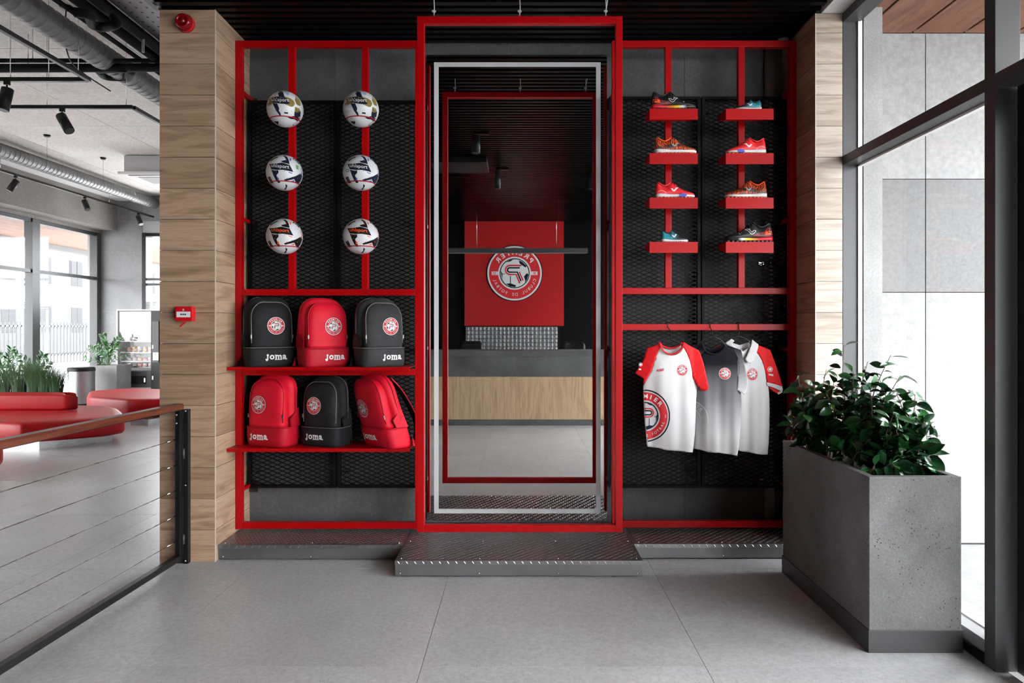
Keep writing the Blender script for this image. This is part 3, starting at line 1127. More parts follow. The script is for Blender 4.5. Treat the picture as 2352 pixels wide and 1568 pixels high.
# ---- hanging centre frame
SFC = 553
YFC = Y_(SFC)
hf_ = thing('hanging_frame', 'tall empty red steel frame hung on cables before the mirror', 'frame', (X_(1194, SFC), YFC, Z_(1222, SFC)))
x0, x1, z0, z1 = X_(958, SFC), X_(1430, SFC), Z_(1222, SFC), Z_(37, SFC)
for a in (x0, x1 - T):
    MB().box(a, a + T, YFC, YFC + T, z0, z1).build('post', red_steel, hf_, bevel=.0025)
for a in (z0, z1 - T):
    MB().box(x0 + T, x1 - T, YFC + .0004, YFC + T - .0004, a, a + T).build('rail', red_steel, hf_, bevel=.0025)
for k, px in enumerate((995.5, 1193.5, 1392)):
    x = X_(px, SFC)
    yy = YFC + T / 2
    MB().tube([(x + .008 * cos(2 * pi * q / 12), yy, z1 + .006 + .008 * sin(2 * pi * q / 12)) for q in range(12)], .003, 6, closed=True).build('eyelet', red_steel, hf_)
    c = MB().tube([(x, yy, z1 + .01), (x + .003, yy, z1 + .06), (x - .004, yy, ZS + .08)], .0032, 6)
    if k == 2:
        c.tube([(x, yy, z1 + .03), (x + .02, yy, z1 + .16), (x + .022, yy, ZS + .08)], .0032, 6)
    c.build('cable', cable_m, hf_)
    MB().box(x - .009, x + .009, yy - .006, yy + .006, z1 + .033, z1 + .043).cyl((x - .012, yy, z1 + .038), (x + .012, yy, z1 + .038), .004, 8).build('cable_clamp', cable_m, hf_)

# ---- wall mirror with frosted band
mr = thing('wall_mirror', 'full-height wall mirror with a pale frosted border band', 'mirror', (X_(1188, 475), YM, Z_(1195, 475)))
x0, x1, z0, z1 = X_(981, 475), X_(1394, 475), Z_(1195, 475), Z_(126, 475)
MB().box(x0, x1, YM, YM + .006, z0, z1).build('mirror_glass', mirror_m, mr)
MB().box(x0 + .02, x1 - .02, YM + .0065, YWALL - .001, z0 + .02, z1 - .02).build('backing', black_metal, mr)
bx0, bx1, bz0, bz1 = X_(997, 475), X_(1379.5, 475), Z_(1178.5, 475), Z_(143, 475)
bw = 10.5 * H / 475
MB().box(bx0, bx1, YM - .0012, YM - .0004, bz1 - bw, bz1).box(bx0, bx1, YM - .0012, YM - .0004, bz0, bz0 + bw).box(bx0, bx0 + bw, YM - .0012, YM - .0004, bz0 + bw, bz1 - bw).box(bx1 - bw, bx1, YM - .0012, YM - .0004, bz0 + bw, bz1 - bw).build('frosted_band', frost, mr)

# ---- vertical service pipe behind the right mesh
sp = thing('service_pipe', 'grey vertical service pipe behind the right mesh panel', 'pipe', (X_(1769, 478), YWALL - .06, .067 * H))
xx = X_(1769, 478)
yy = YWALL - .036
MB().cyl((xx, yy, .068 * H), (xx, yy, ZS + .05), .033, 20).build('pipe_run', pvc, sp)
for py in (605, 1103):
    z = Z_(py, 478)
    MB().cyl((xx, yy, z - .012), (xx, yy, z + .012), .0355, 20).box(xx - .075, xx - .04, yy - .004, yy + .020, z - .01, z + .01).box(xx + .04, xx + .075, yy - .004, yy + .020, z - .01, z + .01).build('clamp', chrome, sp)
vp = thing('pipe_elbow', 'short grey pipe elbow under the ceiling by the right column', 'pipe', (X_(1815, 482), YWALL - .1, Z_(105, 482)))
MB().tube(spline([P(1800, 100, 482), P(1800, 82, 484), P(1808, 70, 488), P(1822, 66, 490)], 5), .028, 14).build('elbow', pvc, vp)
MB().cyl(P(1799, 106, 482), P(1799, 88, 483), .034, 16).build('sleeve', white_paint, vp)

# ---- fire call point and siren on the left column
cp = thing('call_point', 'red break-glass fire call point on the oak column', 'alarm', P(427, 738, 535))
x0, x1, z0, z1 = X_(405.5, 537), X_(444, 537), Z_(737.5, 537), Z_(703.5, 537)
MB().box(x0, x1, YC - .05, YC - .0006, z0, z1).build('housing', plastic_red, cp, bevel=.004)
MB().box(x0 + .010, x1 - .010, YC - .0525, YC - .0503, z0 + .024, z1 - .032).build('press_plate', white_paint, cp)
sh_ = [pgon([(-.022, 0), (-.008, .006), (-.008, -.006)], 0, 0, .02), pgon([(.022, 0), (.008, .006), (.008, -.006)], 0, 0, .02), annulus(0, 0, 0, .005, 0, 0, 12, 1)]
xm, zm = (x0 + x1) / 2 - cp.location.x, (z0 + z1) / 2 - .004 - cp.location.z
decal('arrow_mark', sh_, lambda u, v: (Vector((xm + u, YC - .0526 - cp.location.y, zm + v)), Vector((0, -1, 0))), [black_print], cp)
decal('flame_mark', [annulus(0, 0, .004, .006, 0, 0, 14, 1), pgon([(-.003, -.003), (.003, -.003), (0, .005)], 0, 0, .02)], lambda u, v: (Vector((xm + u, YC - .0502 - cp.location.y, zm + .028 + v)), Vector((0, -1, 0))), [white_print], cp)
MB().tube(spline([(x0 + .05, YC - .03, z0), (x0 + .03, YC - .032, z0 - .02), (x0 + .02, YC - .03, z0 - .034), (x0 + .04, YC - .03, z0 - .018), (x0 + .06, YC - .03, z0)], 4), .0025, 6).build('seal_tag', plastic_red, cp)
sn = thing('siren', 'round red alarm siren near the top of the oak column', 'alarm', P(424, 52, 536))
c = P(424, 52, 536)
c.y = YC
rr = 20 * H / 540
MB().lathe([(0, -.0006), (rr * 1.02, -.0006), (rr * 1.02, -.022), (rr * .97, -.028)], c, 28, axis='Y').build('base_ring', plastic_red, sn)
MB().lathe([(rr * .92, -.026), (rr * .90, -.040), (rr * .82, -.056), (rr * .60, -.066), (rr * .58, -.058), (rr * .3, -.058), (rr * .28, -.064), (0, -.066)], c, 28, axis='Y').build('dome', mat('siren_dome', (.25, .002, .006), .12), sn)

# ================================================================== RAILING
rl = thing('railing', 'black cable railing with wooden handrail at the lobby edge', 'railing', (X_(420, 533), YC - .02, 0))
RX0, RX1 = -1.458 * H, -1.492 * H


def rx(y):     # rail runs toward the camera, drifting slightly left
    return RX0 + (RX1 - RX0) * (YC - .045 - y) / (YC - HF / 803)


ya, yb = YC - .045, .55
pz = .66 * H
MB().box(RX0 - .012, RX0 + .012, ya - .03, ya - .005, .02, pz).box(RX0 + .0125, RX0 + .017, ya - .035, ya + .0, .02, pz).build('gate_stile', black_satin, rl)
MB().box(RX0 + .017, RX0 + .045, ya + .01, YC - .001, 0, pz).box(RX0 - .03, RX0 + .017, ya + .02, YC - .001, 0, .018).build('wall_post', black_satin, rl)
for yy in (1040, 1235):
    z = Z_(yy, 535)
    MB().cyl((RX0 + .022, ya + .003, z - .03), (RX0 + .022, ya + .003, z + .03), .008, 10).build('hinge', dark_grey, rl)
for k, yy in enumerate((943, 950, 969, 1113, 1286)):
    z = Z_(yy, 536)
    xx = RX0 + (.032 if k in (0, 3, 4) else -.002)
    yq = (ya + .01) if k in (0, 3, 4) else (ya - .03)
    MB().sphere((xx, yq, z), .006, 8).build('bolt', chrome, rl)
br_ = MB().box(-.018, .018, yb, ya - .03, .028, .062).build('bottom_rail', black_satin, rl, world=False, bevel=.002)
for me_v in br_.data.vertices:
    me_v.co.x += rx(me_v.co.y)
    me_v.co -= Vector(rl.location)
hz = Z_(935, 533)
prof = [(-.028, -.017), (.028, -.017), (.030, .006), (.024, .017), (-.024, .017), (-.030, .006)]
secs = []
for yy, k in ((ya + .005, .55), (ya - .0, .9), (ya - .012, 1.0), (2.0, 1), (yb, 1)):
    secs.append([(rx(yy) + a * k, yy, hz + .012 + b * k) for a, b in prof])
MB().loft(secs, smooth=False).build('handrail', handrail_wood, rl)
br_ = MB().box(-.011, .011, yb, ya - .03, hz - .012, hz - .006).build('rail_flat', black_satin, rl, world=False)
for me_v in br_.data.vertices:
    me_v.co.x += rx(me_v.co.y)
    me_v.co -= Vector(rl.location)
for yy in (1005, 1063, 1120, 1177, 1235):
    z = Z_(yy, 535)
    MB().tube([(rx(yb), yb, z), (rx(ya), ya - .03, z)], .0022, 6).build('cable', steel, rl)
    MB().tube([(rx(ya - .15), ya - .14, z), (rx(ya), ya - .02, z)], .0045, 8).build('cable_fitting', chrome, rl)
MB().box(rx(yb) - .012, rx(yb) + .012, yb - .02, yb + .005, .0, hz).build('gate_stile', black_satin, rl)

# ================================================================== CONCRETE PLANTER
px0, px1, py0, py1 = 1.0775 * H, 1.3635 * H, Y_(741), Y_(557)
pl = thing('concrete_planter', 'tall rectangular concrete planter holding the ficus, by the glazing', 'planter', ((px0 + px1) / 2, (py0 + py1) / 2, 0))
pz1 = .5445 * H
wt = .034
mb = MB()
zb0 = .066 * H
o = [(px0, py0), (px1, py0), (px1, py1), (px0, py1)]
i_ = [(px0 + wt, py0 + wt), (px1 - wt, py0 + wt), (px1 - wt, py1 - wt), (px0 + wt, py1 - wt)]
vs = [(x, y, zb0) for x, y in o] + [(x, y, pz1) for x, y in o] + [(x, y, pz1) for x, y in i_] + [(x, y, pz1 - .18) for x, y in i_]
fs = [(0, 1, 2, 3)]
for a in range(4):
    b = (a + 1) % 4
    fs += [(a, b, b + 4, a + 4), (a + 4, b + 4, b + 8, a + 8), (a + 8, b + 8, b + 12, a + 12)]
fs.append((12, 13, 14, 15))
mb.add(vs, fs)
mb.build('box_body', planter_conc, pl, bevel=.003)
bb = .005
MB().box(px0 - bb, px1 + bb, py0 - bb, py1 + bb, 0, .070 * H).build('plinth', dark_grey, pl, bevel=.0015)
MB().box(px0 + wt + .001, px1 - wt - .001, py0 + wt + .001, py1 - wt - .001, pz1 - .10, pz1 - .05).build('soil_fill', soil, pl)
# stamped maker's mark near the top back corner of the left face
SM = [stroke([(-.03, -.03), (.03, -.03), (.03, .03), (-.03, .03), (-.03, -.03)], .004, 0, 0)]
for q in (-.017, .0, .017):
    SM.append(stroke([(q - .006, -.012), (q - .006, .012), (q + .005, .012)], .004, 0, 0))
decal('stamped_mark', SM, lambda u, v: (Vector((px0 - pl.location.x, py1 - .085 - u - pl.location.y, pz1 - .06 + v)), Vector((-1, 0, 0))), [mat('stamp_dark', (.05, .05, .05), .8)], pl, .0004, 0)
# ================================================================== FOOTBALLS
def ball_design(kind):
    """prints in the disc seen from the front, radius 1; materials 0 dark 1 accent 2 lettering 3 second accent 4 seam"""
    S = []
    if kind == 0:
        S += [pgon(spline([(-.95, .25), (-.86, .48), (-.5, .60), (-.1, .64), (.25, .58), (.45, .46), (.50, .28), (.34, .12), (-.05, .24), (-.55, .25), (-.9, .06)], 3, True), 1, 0, .09),
              pgon(spline([(-.70, .48), (-.4, .60), (-.05, .60), (.15, .45), (.22, .28), (-.05, .235), (-.45, .25), (-.66, .30)], 3, True), 0, 1, .09),
              pgon([(-.38, .80), (-.33, .90), (-.2, .96), (-.12, .90), (-.02, .60), (-.33, .62)], 0, 2, .09),
              pgon([(-.66, .22), (-.42, .24), (-.28, -.10), (-.22, -.38), (-.27, -.42), (-.48, -.15)], 0, 1, .09),
              pgon([(-.30, .02), (-.26, -.05), (-.22, -.32), (-.27, -.22), (-.33, -.16)], 4, 2, .09),
              pgon([(.56, .74), (.74, .58), (.83, .38), (.80, .22), (.58, .28), (.50, .48)], 1, 0, .09),
              pgon([(.52, .16), (.76, .08), (.83, -.10), (.80, -.42), (.66, -.62), (.50, -.52), (.48, -.25)], 0, 0, .09),
              pgon([(.52, .16), (.76, .08), (.80, -.05), (.66, -.14), (.50, -.10)], 1, 1, .09),
              pgon([(.12, -.46), (.48, -.34), (.50, -.52), (.30, -.52)], 0, 0, .09),
              pgon([(-.6, -.72), (-.35, -.70), (-.36, -.88), (-.48, -.82)], 0, 0, .09),
              pgon([(.42, -.74), (.68, -.60), (.70, -.68), (.40, -.88)], 0, 0, .09),
              pgon([(-.05, -.19), (.15, -.19), (.15, -.27), (-.05, -.27)], 0, 0, .09),
              annulus(.12, .84, 0, .09, 3, 0, 16, 1)]
        S.append(xf(text2d('uhlsport', .265, .012, 2, 4, 1.05), -.27, .42, .04))
        for q in ([(.50, .48), (.58, .28), (.52, .16)], [(.58, .28), (.80, .20)], [(.52, .16), (.34, .02)], [(-.05, .10), (-.15, -.40)], [(.0, .1), (.48, -.32)], [(-.86, .48), (-.95, .25), (-.9, .06)]):
            S.append(stroke(spline(q, 5), .022, 4, 3))
    else:
        S += [pgon([(-.80, .41), (-.45, .45), (-.15, .52), (.27, .43), (.38, .22), (.47, .05), (.2, .09), (-.09, .13), (-.4, .11), (-.69, .13)], 0, 0, .09),
              pgon([(-.09, .93), (.05, .92), (.15, .85), (.23, .66), (.27, .47), (-.10, .53), (-.19, .61), (.0, .66), (.09, .69), (.02, .82)], 0, 1, .09),
              pgon([(-.69, .10), (-.5, .07), (-.33, .09), (-.31, -.03), (-.43, -.19), (-.33, -.38), (-.21, -.56), (-.33, -.60), (-.47, -.42), (-.57, -.23)], 0, 0, .09),
              pgon([(-.03, -.39), (.3, -.27), (.6, -.15), (.87, .02), (.95, -.12), (.86, -.40), (.72, -.60), (.60, -.50), (.51, -.33), (.28, -.40), (.03, -.47)], 0, 0, .09),
              pgon([(-.88, -.33), (-.76, -.26), (-.68, -.44), (-.57, -.62), (-.70, -.64)], 0, 0, .09),
              pgon([(-.75, .62), (-.55, .76), (-.35, .86), (-.36, .80), (-.56, .70), (-.72, .56)], 0, 0, .09),
              pgon([(.42, .78), (.62, .68), (.76, .52), (.80, .54), (.66, .73), (.46, .86)], 0, 0, .09),
              pgon([(.05, -.62), (.16, -.70), (.08, -.92), (-.04, -.94), (.06, -.80)], 0, 0, .09)]
        for q in ([(-.14, .56), (.12, .66), (.05, .80)], [(-.62, .02), (-.42, .02), (-.52, -.16), (-.30, -.56)], [(-.02, .06), (.34, .0)], [(.1, -.33), (.42, -.22)], [(-.74, .50), (-.22, .58)], [(.52, -.38), (.70, -.28), (.84, -.3)], [(.86, .3), (.93, .05), (.9, -.1)]):
            S.append(stroke(q, .03, 1, 2))
        for q in ([(.2, .05), (.42, .0), (.40, -.05), (.22, .0)], [(-.4, -.25), (-.28, -.36), (-.36, -.5)], [(.3, -.47), (.5, -.38), (.52, -.47)], [(.28, .82), (.34, .78), (.34, .64), (.27, .68)]):
            S.append(pgon(q, 1, 2, .09))
        S.append(xf(text2d('uhlsport', .265, .012, 2, 4, 1.05), -.23, .30, -.03))
        for q in ([(.30, .45), (.44, .72)], [(.47, .05), (.62, .1), (.9, .32)], [(-.09, .05), (.02, -.34)], [(-.69, .1), (-.86, -.28)]):
            S.append(stroke(q, .012, 4, 2))
    return S


ball_white = mat('ball_white', (.62, .63, .645), .28)
seam = mat('ball_seam', (.45, .46, .48), .4)
light_blue = mat('ball_light_blue', (.25, .40, .62), .4)
ring_green = mat('ball_mark_green', (.10, .30, .12), .4)
DES = [ball_design(0), ball_design(1), ball_design(1)]
BM = [[navy_print, gold_print, white_print, light_blue, white_print], [navy_print, blue_print, white_print, light_blue, seam], [black_print, orange_print, orange_print, orange_print, seam]]
BL = [['white football with gold and navy band, top row, nearer the column', 'white football with gold and navy band, top row, nearer the mirror'],
      ['white football with navy and blue flashes, middle row, nearer the column', 'white football with navy and blue flashes, middle row, nearer the mirror'],
      ['white football with black flashes and orange lettering, bottom row, nearer the column', 'white football with black flashes and orange lettering, bottom row, nearer the mirror']]


def sph(R):
    def pr(u, v):
        q = u * u + v * v
        if q > .985:
            k = sqrt(.985 / q)
            u, v = u * k, v * k
            q = .985
        n = Vector((u, -sqrt(1 - q), v))
        return n * R, n
    return pr


for ci, ri, c in balls:
    t = thing('football', BL[ri][ci], 'football', c, 'footballs held in red rings on the left rack')
    d = Vector((0, 0, H)) - c
    yaw = atan2(d.x, -d.y)
    t.rotation_euler = (0, 0, yaw + (radians(7) if ci else 0))
    tilt = -atan2(d.z, math.hypot(d.x, d.y)) * 0.85
    mb = MB().sphere((0, 0, 0), BR, 48)
    sk = mb.build('skin', ball_white, t, world=False)
    pr = sph(BR)
    dc = decal('panel_print', [q for q in DES[ri] if q[2] != 2], pr, BM[ri], t, .0003, .00012)
    tx_ = decal('lettering', [q for q in DES[ri] if q[2] == 2], pr, BM[ri], t, .0003, .00012)
    for o in (dc, tx_):
        o.rotation_euler = (tilt, 0, 0)
    if ri == 1:
        mk = [annulus(-.80, .05, .05, .09, 0, 1, 16, 1)] if ci else [pgon([(.60, .48), (.74, .42), (.74, .2), (.62, .24)], 0, 1, .1)]
        mo = decal('quality_mark', mk, pr, [ring_green], t, .0003, .00012)
        mo.rotation_euler = (tilt, 0, 0)

# ================================================================== BACKPACKS
bag_black = fabric('bag_black', (.016, .016, .018), .62, .2, .14)
bag_grey = fabric('bag_charcoal', (.034, .034, .036), .62, .2, .14)
bag_red = fabric('bag_red', (.60, .004, .022), .58, .10)
bag_red_dk = fabric('bag_red_dark', (.40, .003, .015), .58, .10)
zip_m = mat('zip_pull_grey', (.16, .16, .165), .4, .5)
pipe_grey = mat('piping_grey', (.10, .10, .105), .5)


def sup(wd, dp, yc, z, e=3.2, n=36, dx=0.0):
    out = []
    for i in range(n):
        a = 2 * pi * i / n + pi / n
        c, s_ = cos(a), sin(a)
        out.append((dx + wd * (abs(c) ** (2 / e)) * (1 if c > 0 else -1), yc + dp * (abs(s_) ** (2 / e)) * (1 if s_ > 0 else -1), z))
    return out


def wrinkle(secs, amp, seed, z0, z1):
    r = random.Random(seed)
    ph = [(r.uniform(8, 26), r.uniform(8, 30), r.uniform(8, 26), r.uniform(0, 6.28), r.uniform(.4, 1)) for _ in range(7)]
    out = []
    for s_ in secs:
        row = []
        cx = sum(p[0] for p in s_) / len(s_)
        cy = sum(p[1] for p in s_) / len(s_)
        for p in s_:
            d = sum(k[4] * sin(k[0] * p[0] + k[1] * p[1] + k[2] * p[2] + k[3]) for k in ph) / 4
            vx, vy = p[0] - cx, p[1] - cy
            l = math.hypot(vx, vy) or 1
            f = min(1, (p[2] - z0) / .02)
            row.append((p[0] + vx / l * amp * d * f, p[1] + vy / l * amp * d * f, p[2]))
        out.append(row)
    return out


def arch(z, z0, zr, zt, e=2.4):
    """half-width factor of a rounded top between zr and zt"""
    if z <= zr:
        return 1.0
    return max(0.02, (1 - ((z - zr) / (zt - zr)) ** e)) ** (1 / e)


def backpack(label, loc, yaw, m_main, m_base, m_pipe, seed, lean=0.0, tip=0.0, sx=1.0, sz=1.0, strap=None, crest=.056, cz=.262, cx=.015, jx=.02, slouch=None):
    t = thing('backpack', label, 'backpack', loc, 'sports backpacks on the two red shelves')
    t.rotation_euler = (tip, lean, yaw)
    W, Ht = .152 * sx, .450 * sz
    zb = .122 * sz
    # rear compartment
    secs = []
    for k in range(25):
        f = k / 24
        z = zb - .004 + (Ht - zb + .004) * (1 - (1 - f) ** 1.6)
        a = arch(z, zb, Ht * .70, Ht, 2.9)
        dcut = arch(z, zb, Ht * .80, Ht + .004, 2.2)
        secs.append(sup(W * (1.0 - .06 * (z - zb) / Ht) * a, .058 * dcut, .040 - .012 * (z / Ht), z, 3.0))
    secs = wrinkle(secs, .0060, seed, zb, Ht)
    MB().loft(secs).build('main_compartment', m_main, t, world=False)
    # front pocket
    zt = Ht * .93
    psec = []
    for k in range(25):
        f = k / 24
        z = zb - .002 + (zt - zb + .002) * (1 - (1 - f) ** 1.7)
        a = arch(z, zb, zt * .68, zt, 2.8)
        dcut = arch(z, zb, zt * .74, zt + .006, 2.2)
        psec.append(sup(W * .86 * a, .050 * dcut + .002, -.046 - .004 * sin(pi * f) + .022 * f, z, 3.4))
    psec = wrinkle(psec, .0048, seed + 3, zb, zt)
    pk = MB().loft(psec).build('front_pocket', m_main, t, world=False)
    # base
    bs = []
    for k in range(9):
        f = k / 8
        z = f * zb
        g = 1 - .05 * (1 - f) ** 3
        bs.append(sup(W * 1.02 * g, (.097 + .004 * sin(pi * f)) * g, -.002, z, 4.2))
    bs = wrinkle(bs, .0042, seed + 9, 0, zb)
    ba = MB().loft(bs).build('shoe_compartment', m_base, t, world=False)
    # piping
    path = []
    for k in range(21):
        f = k / 20
        z = zb + .03 + (zt - zb - .034) * (1 - (1 - f) ** 1.7)
        a = arch(z, zb, zt * .68, zt, 2.8)
        path.append((W * .84 * a, -.076 + .022 * f, z))
    full = [(-p[0], p[1], p[2]) for p in path] + [p for p in reversed(path)]
    MB().tube(full, .0036, 6).build('pocket_zip', m_pipe, t, world=False)
    path = []
    for k in range(21):
        f = k / 20
        z = zb + .05 + (Ht - zb - .053) * (1 - (1 - f) ** 1.6)
        a = arch(z, zb, Ht * .70, Ht, 2.9)
        path.append((W * (1.005 - .06 * (z - zb) / Ht) * a, .028, z))
    full = [(-p[0], p[1], p[2]) for p in path] + [p for p in reversed(path)]
    MB().tube(full, .003, 6).build('main_zip', m_pipe, t, world=False)
    MB().tube([(p[0] * 1.012, p[1] * 1.012, zb) for p in sup(W * 1.02, .098, -.002, zb, 4.2)], .003, 6, closed=True).build('base_piping', m_pipe, t, world=False)
    for sg in (-1, 1):
        mb = MB()
        mb.add([(sg * W * 1.0, .075, zb), (sg * W * 1.01, -.02, zb), (sg * W * 1.015, -.035, zb + .05), (sg * W * 1.01, .055, zb + .12)], [(0, 1, 2, 3)])
        mb.add([(sg * W * .97, .075, zb), (sg * W * .97, -.02, zb), (sg * W * .97, -.035, zb + .05), (sg * W * .97, .055, zb + .12)], [(0, 1, 2, 3)])
        mb.build('side_gusset', m_base, t, world=False)
        z = zb + .075
        MB().box(sg * W * .86 - .004, sg * W * .86 + .004, -.084, -.078, z - .016, z + .008).build('zip_pull', zip_m, t, world=False)
    MB().tube(spline([(-.03, .085, Ht - .05), (-.02, .105, Ht - .022), (.02, .105, Ht - .022), (.03, .085, Ht - .05)], 4), .006, 8).build('grab_loop', m_main, t, world=False)
    b1, b2 = bvh_of(pk), bvh_of(ba)
    sh = [xf(q, cx, cz * sz, 0, crest, crest) for q in BADGE]
    decal('crest_patch', sh, ray_proj(b1, lambda u, v: (u, -.5, v), (0, 1, 0)), CREST_MATS, t, .0015, .0003)
    tx_ = joma_word(.034 * sz)
    decal('wordmark', [xf(q, jx, zb * .50) for q in tx_], ray_proj(b2, lambda u, v: (u, -.5, v), (0, 1, 0)), [white_print], t, .0015, .0003)
    for sg in (-1, 1):
        if strap and strap == sg:
            pts = spline([(sg * .06, .10, Ht - .03), (sg * .075, .155, Ht * .75), (sg * .085, .20, Ht * .45), (sg * .09, .205, .10), (sg * .095, .15, .02), (sg * .1, .10, .035)], 6)
        else:
            pts = spline([(sg * .06, .10, Ht - .03), (sg * .065, .116, Ht * .7), (sg * .075, .118, Ht * .4), (sg * .09, .116, .10), (sg * .10, .108, .03)], 6)
        ribbon(t, 'shoulder_strap', pts, .052, .008, [m_main, black_print], strap == sg)
        MB().add([(sg * W * .98, .09, .004), (sg * (W + .035), .05, .004), (sg * (W + .03), .05, .010), (sg * W * .98, .09, .06)], [(0, 1, 2, 3)]).add([(sg * W * .98, .094, .004), (sg * (W + .035), .054, .004), (sg * (W + .03), .054, .010), (sg * W * .98, .094, .06)], [(0, 1, 2, 3)]).build('strap_anchor', m_main, t, world=False)
    if slouch:
        for o in t.children:
            for v in o.data.vertices:
                v.co.x += slouch[0] * v.co.z
                v.co.y += slouch[1] * v.co.z
    return t


def joma_word(h):
    """bold slab-serif word, cap height h"""
    S = []
    x = 0
    adv = {'J': .72, 'O': 1.0, 'm': 1.42, 'a': .92}
    for ch in 'JOma':
        g = text2d({'J': 'J', 'O': 'o', 'm': 'm', 'a': 'a'}[ch], h * (1.32 if ch == 'J' else 1.62), .035, 0, 0)
        xs = [p[0] for p in g[0]]
        wd = max(xs) - min(xs)
        dy = -h * .06 if ch == 'J' else 0
        S.append(xf(g, x + wd / 2, dy + (0 if ch == 'J' else 0)))
        if ch == 'J':
            S.append(pgon([(x + wd * .25, h * .44), (x + wd * 1.22, h * .44), (x + wd * 1.22, h * .31), (x + wd * .25, h * .31)], 0, 0, h))
            S.append(annulus(x + wd * .10, -h * .42, 0, h * .15, 0, 0, 12, 1))
            x += .08 * h
        if ch == 'm':
            for q in (.10, .5, .9):
                S.append(pgon([(x + wd * q - h * .24, -h * .40), (x + wd * q + h * .24, -h * .40), (x + wd * q + h * .24, -h * .52), (x + wd * q - h * .24, -h * .52)], 0, 0, h))
            S.append(pgon([(x - h * .14, h * .44), (x + h * .16, h * .44), (x + h * .16, h * .32), (x - h * .14, h * .32)], 0, 0, h))
        if ch == 'a':
            S.append(pgon([(x + wd * .82, -h * .34), (x + wd * 1.22, -h * .28), (x + wd * 1.22, -h * .42), (x + wd * .86, -h * .52)], 0, 0, h))
        x += wd + h * .16
    return [xf(q, -x / 2) for q in S]


def ribbon(t, name, pts, wd, th, mats, black_inside=False):
    mb = MB()
    n = len(pts)
    for lay, mi in ((0, 0), (th, 1 if black_inside else 0)):
        vs, fs = [], []
        for i, p in enumerate(pts):
            p = Vector(p)
            d = (Vector(pts[min(n - 1, i + 1)]) - Vector(pts[max(0, i - 1)])).normalized()
            side = Vector((1, 0, 0))
            nn = d.cross(side).normalized()
            for a in (-.5, .5):
                vs.append(p + side * wd * a + nn * lay)
        for i in range(n - 1):
            fs.append((2 * i, 2 * i + 1, 2 * i + 3, 2 * i + 2))
        mb.add(vs, fs, mi, True)
    nv = n * 2
    sides = []
    for i in range(n - 1):
        sides.append((2 * i, 2 * i + 2, nv + 2 * i + 2, nv + 2 * i))
        sides.append((2 * i + 1, nv + 2 * i + 1, nv + 2 * i + 3, 2 * i + 3))
    mb.f += sides
    mb.m += [0] * len(sides)
    mb.s += [True] * len(sides)
    return mb.build(name, mats, t, world=False)


SBG = 500
def bagloc(px, shelf, s=SBG):
    return (X_(px, s), Y_(s), SHZ[shelf] + .001)


backpack('black backpack with grey piping, on the upper red shelf beside the column', bagloc(617, 0), radians(36), bag_black, bag_black, pipe_grey, 11, sz=1.0, cx=.020, jx=.022)
backpack('red backpack standing between two black ones on the upper shelf', bagloc(742, 0), radians(39), bag_red, bag_red_dk, bag_red_dk, 22, sz=.985, cx=.03, jx=.042)
backpack('charcoal backpack with grey piping, on the upper shelf nearest the mirror', bagloc(871, 0), radians(38), bag_grey, bag_grey, pipe_grey, 33, sz=.985, cx=.035, jx=.045)
backpack('red backpack on the lower shelf beside the oak column', bagloc(628, 1, 497), radians(-17), bag_red, bag_red_dk, bag_red_dk, 44, sz=1.03, cx=-.045, jx=-.035)
backpack('black backpack between two red ones on the lower shelf', bagloc(750, 1, 496), radians(-20), bag_black, bag_black, pipe_grey, 55, sx=.97, sz=1.0, cx=-.03, jx=-.02)
backpack('red backpack leaning sideways with loose strap, on the lower shelf', bagloc(893, 1, 500), radians(-40), bag_red, bag_red, bag_red_dk, 66, sx=1.02, sz=1.04, cx=-.05, jx=-.04, strap=1, cz=.235, slouch=(-.20, -.17))

# ================================================================== FOOTBALL SHOES
def wave_print(name, c0, c1, scale=38):
    m = mat(name, c0, .5)
    v = coords(m, (1, .01, 1), False)
    wv = N(m, 'ShaderNodeTexWave', wave_type='BANDS', bands_direction='X')
    wv.inputs['Scale'].default_value = scale
    wv.inputs['Distortion'].default_value = 7.0
    wv.inputs['Detail'].default_value = 0
    wv.inputs['Detail Scale'].default_value = 1.6
    L(m, v, wv.inputs['Vector'])
    setcol(m, ramp(m, wv.outputs['Fac'], [(.60, c0), (.66, c1)]))
    return m


def band_print(name, stops):
    """colour fade printed along the sole"""
    m = mat(name, stops[0][1], .4)
    tc = N(m, 'ShaderNodeTexCoord')
    sx = N(m, 'ShaderNodeSeparateXYZ')
    L(m, tc.outputs['Object'], sx.inputs[0])
    mr_ = N(m, 'ShaderNodeMapRange')
    mr_.inputs['From Min'].default_value = 0
    mr_.inputs['From Max'].default_value = .28
    L(m, sx.outputs[0], mr_.inputs[0])
    setcol(m, ramp(m, mr_.outputs[0], stops))
    return m


sh_black = mat('shoe_black', (.012, .012, .013), .5)
sh_coral = mat('shoe_coral', (.80, .028, .035), .45)
sh_teal = mat('shoe_teal', (.02, .20, .25), .45)
sh_white = mat('shoe_white', (.70, .70, .70), .45)
sh_orange = wave_print('shoe_orange_waves', (.62, .085, .018), (.02, .012, .01), 22)
sh_flame = wave_print('shoe_flame', (.42, .045, .03), (.03, .01, .015), 60)
sole_fade = band_print('sole_fade', [(0.0, (.55, .01, .03)), (.3, (.65, .02, .03)), (.45, (.75, .25, .01)), (.58, (.75, .62, .02)), (.68, (.7, .7, .7)), (.76, (.02, .02, .02))])
sole_orange = mat('sole_orange', (.85, .10, .02), .4)
sole_blue = mat('sole_blue', (.07, .08, .50), .4)
teal_fade = band_print('teal_fade', [(0, (.02, .24, .30)), (.40, (.03, .20, .26)), (.62, (.012, .02, .03)), (1, (.012, .012, .014))])
lace_or = mat('lace_orange', (.9, .09, .01), .6)

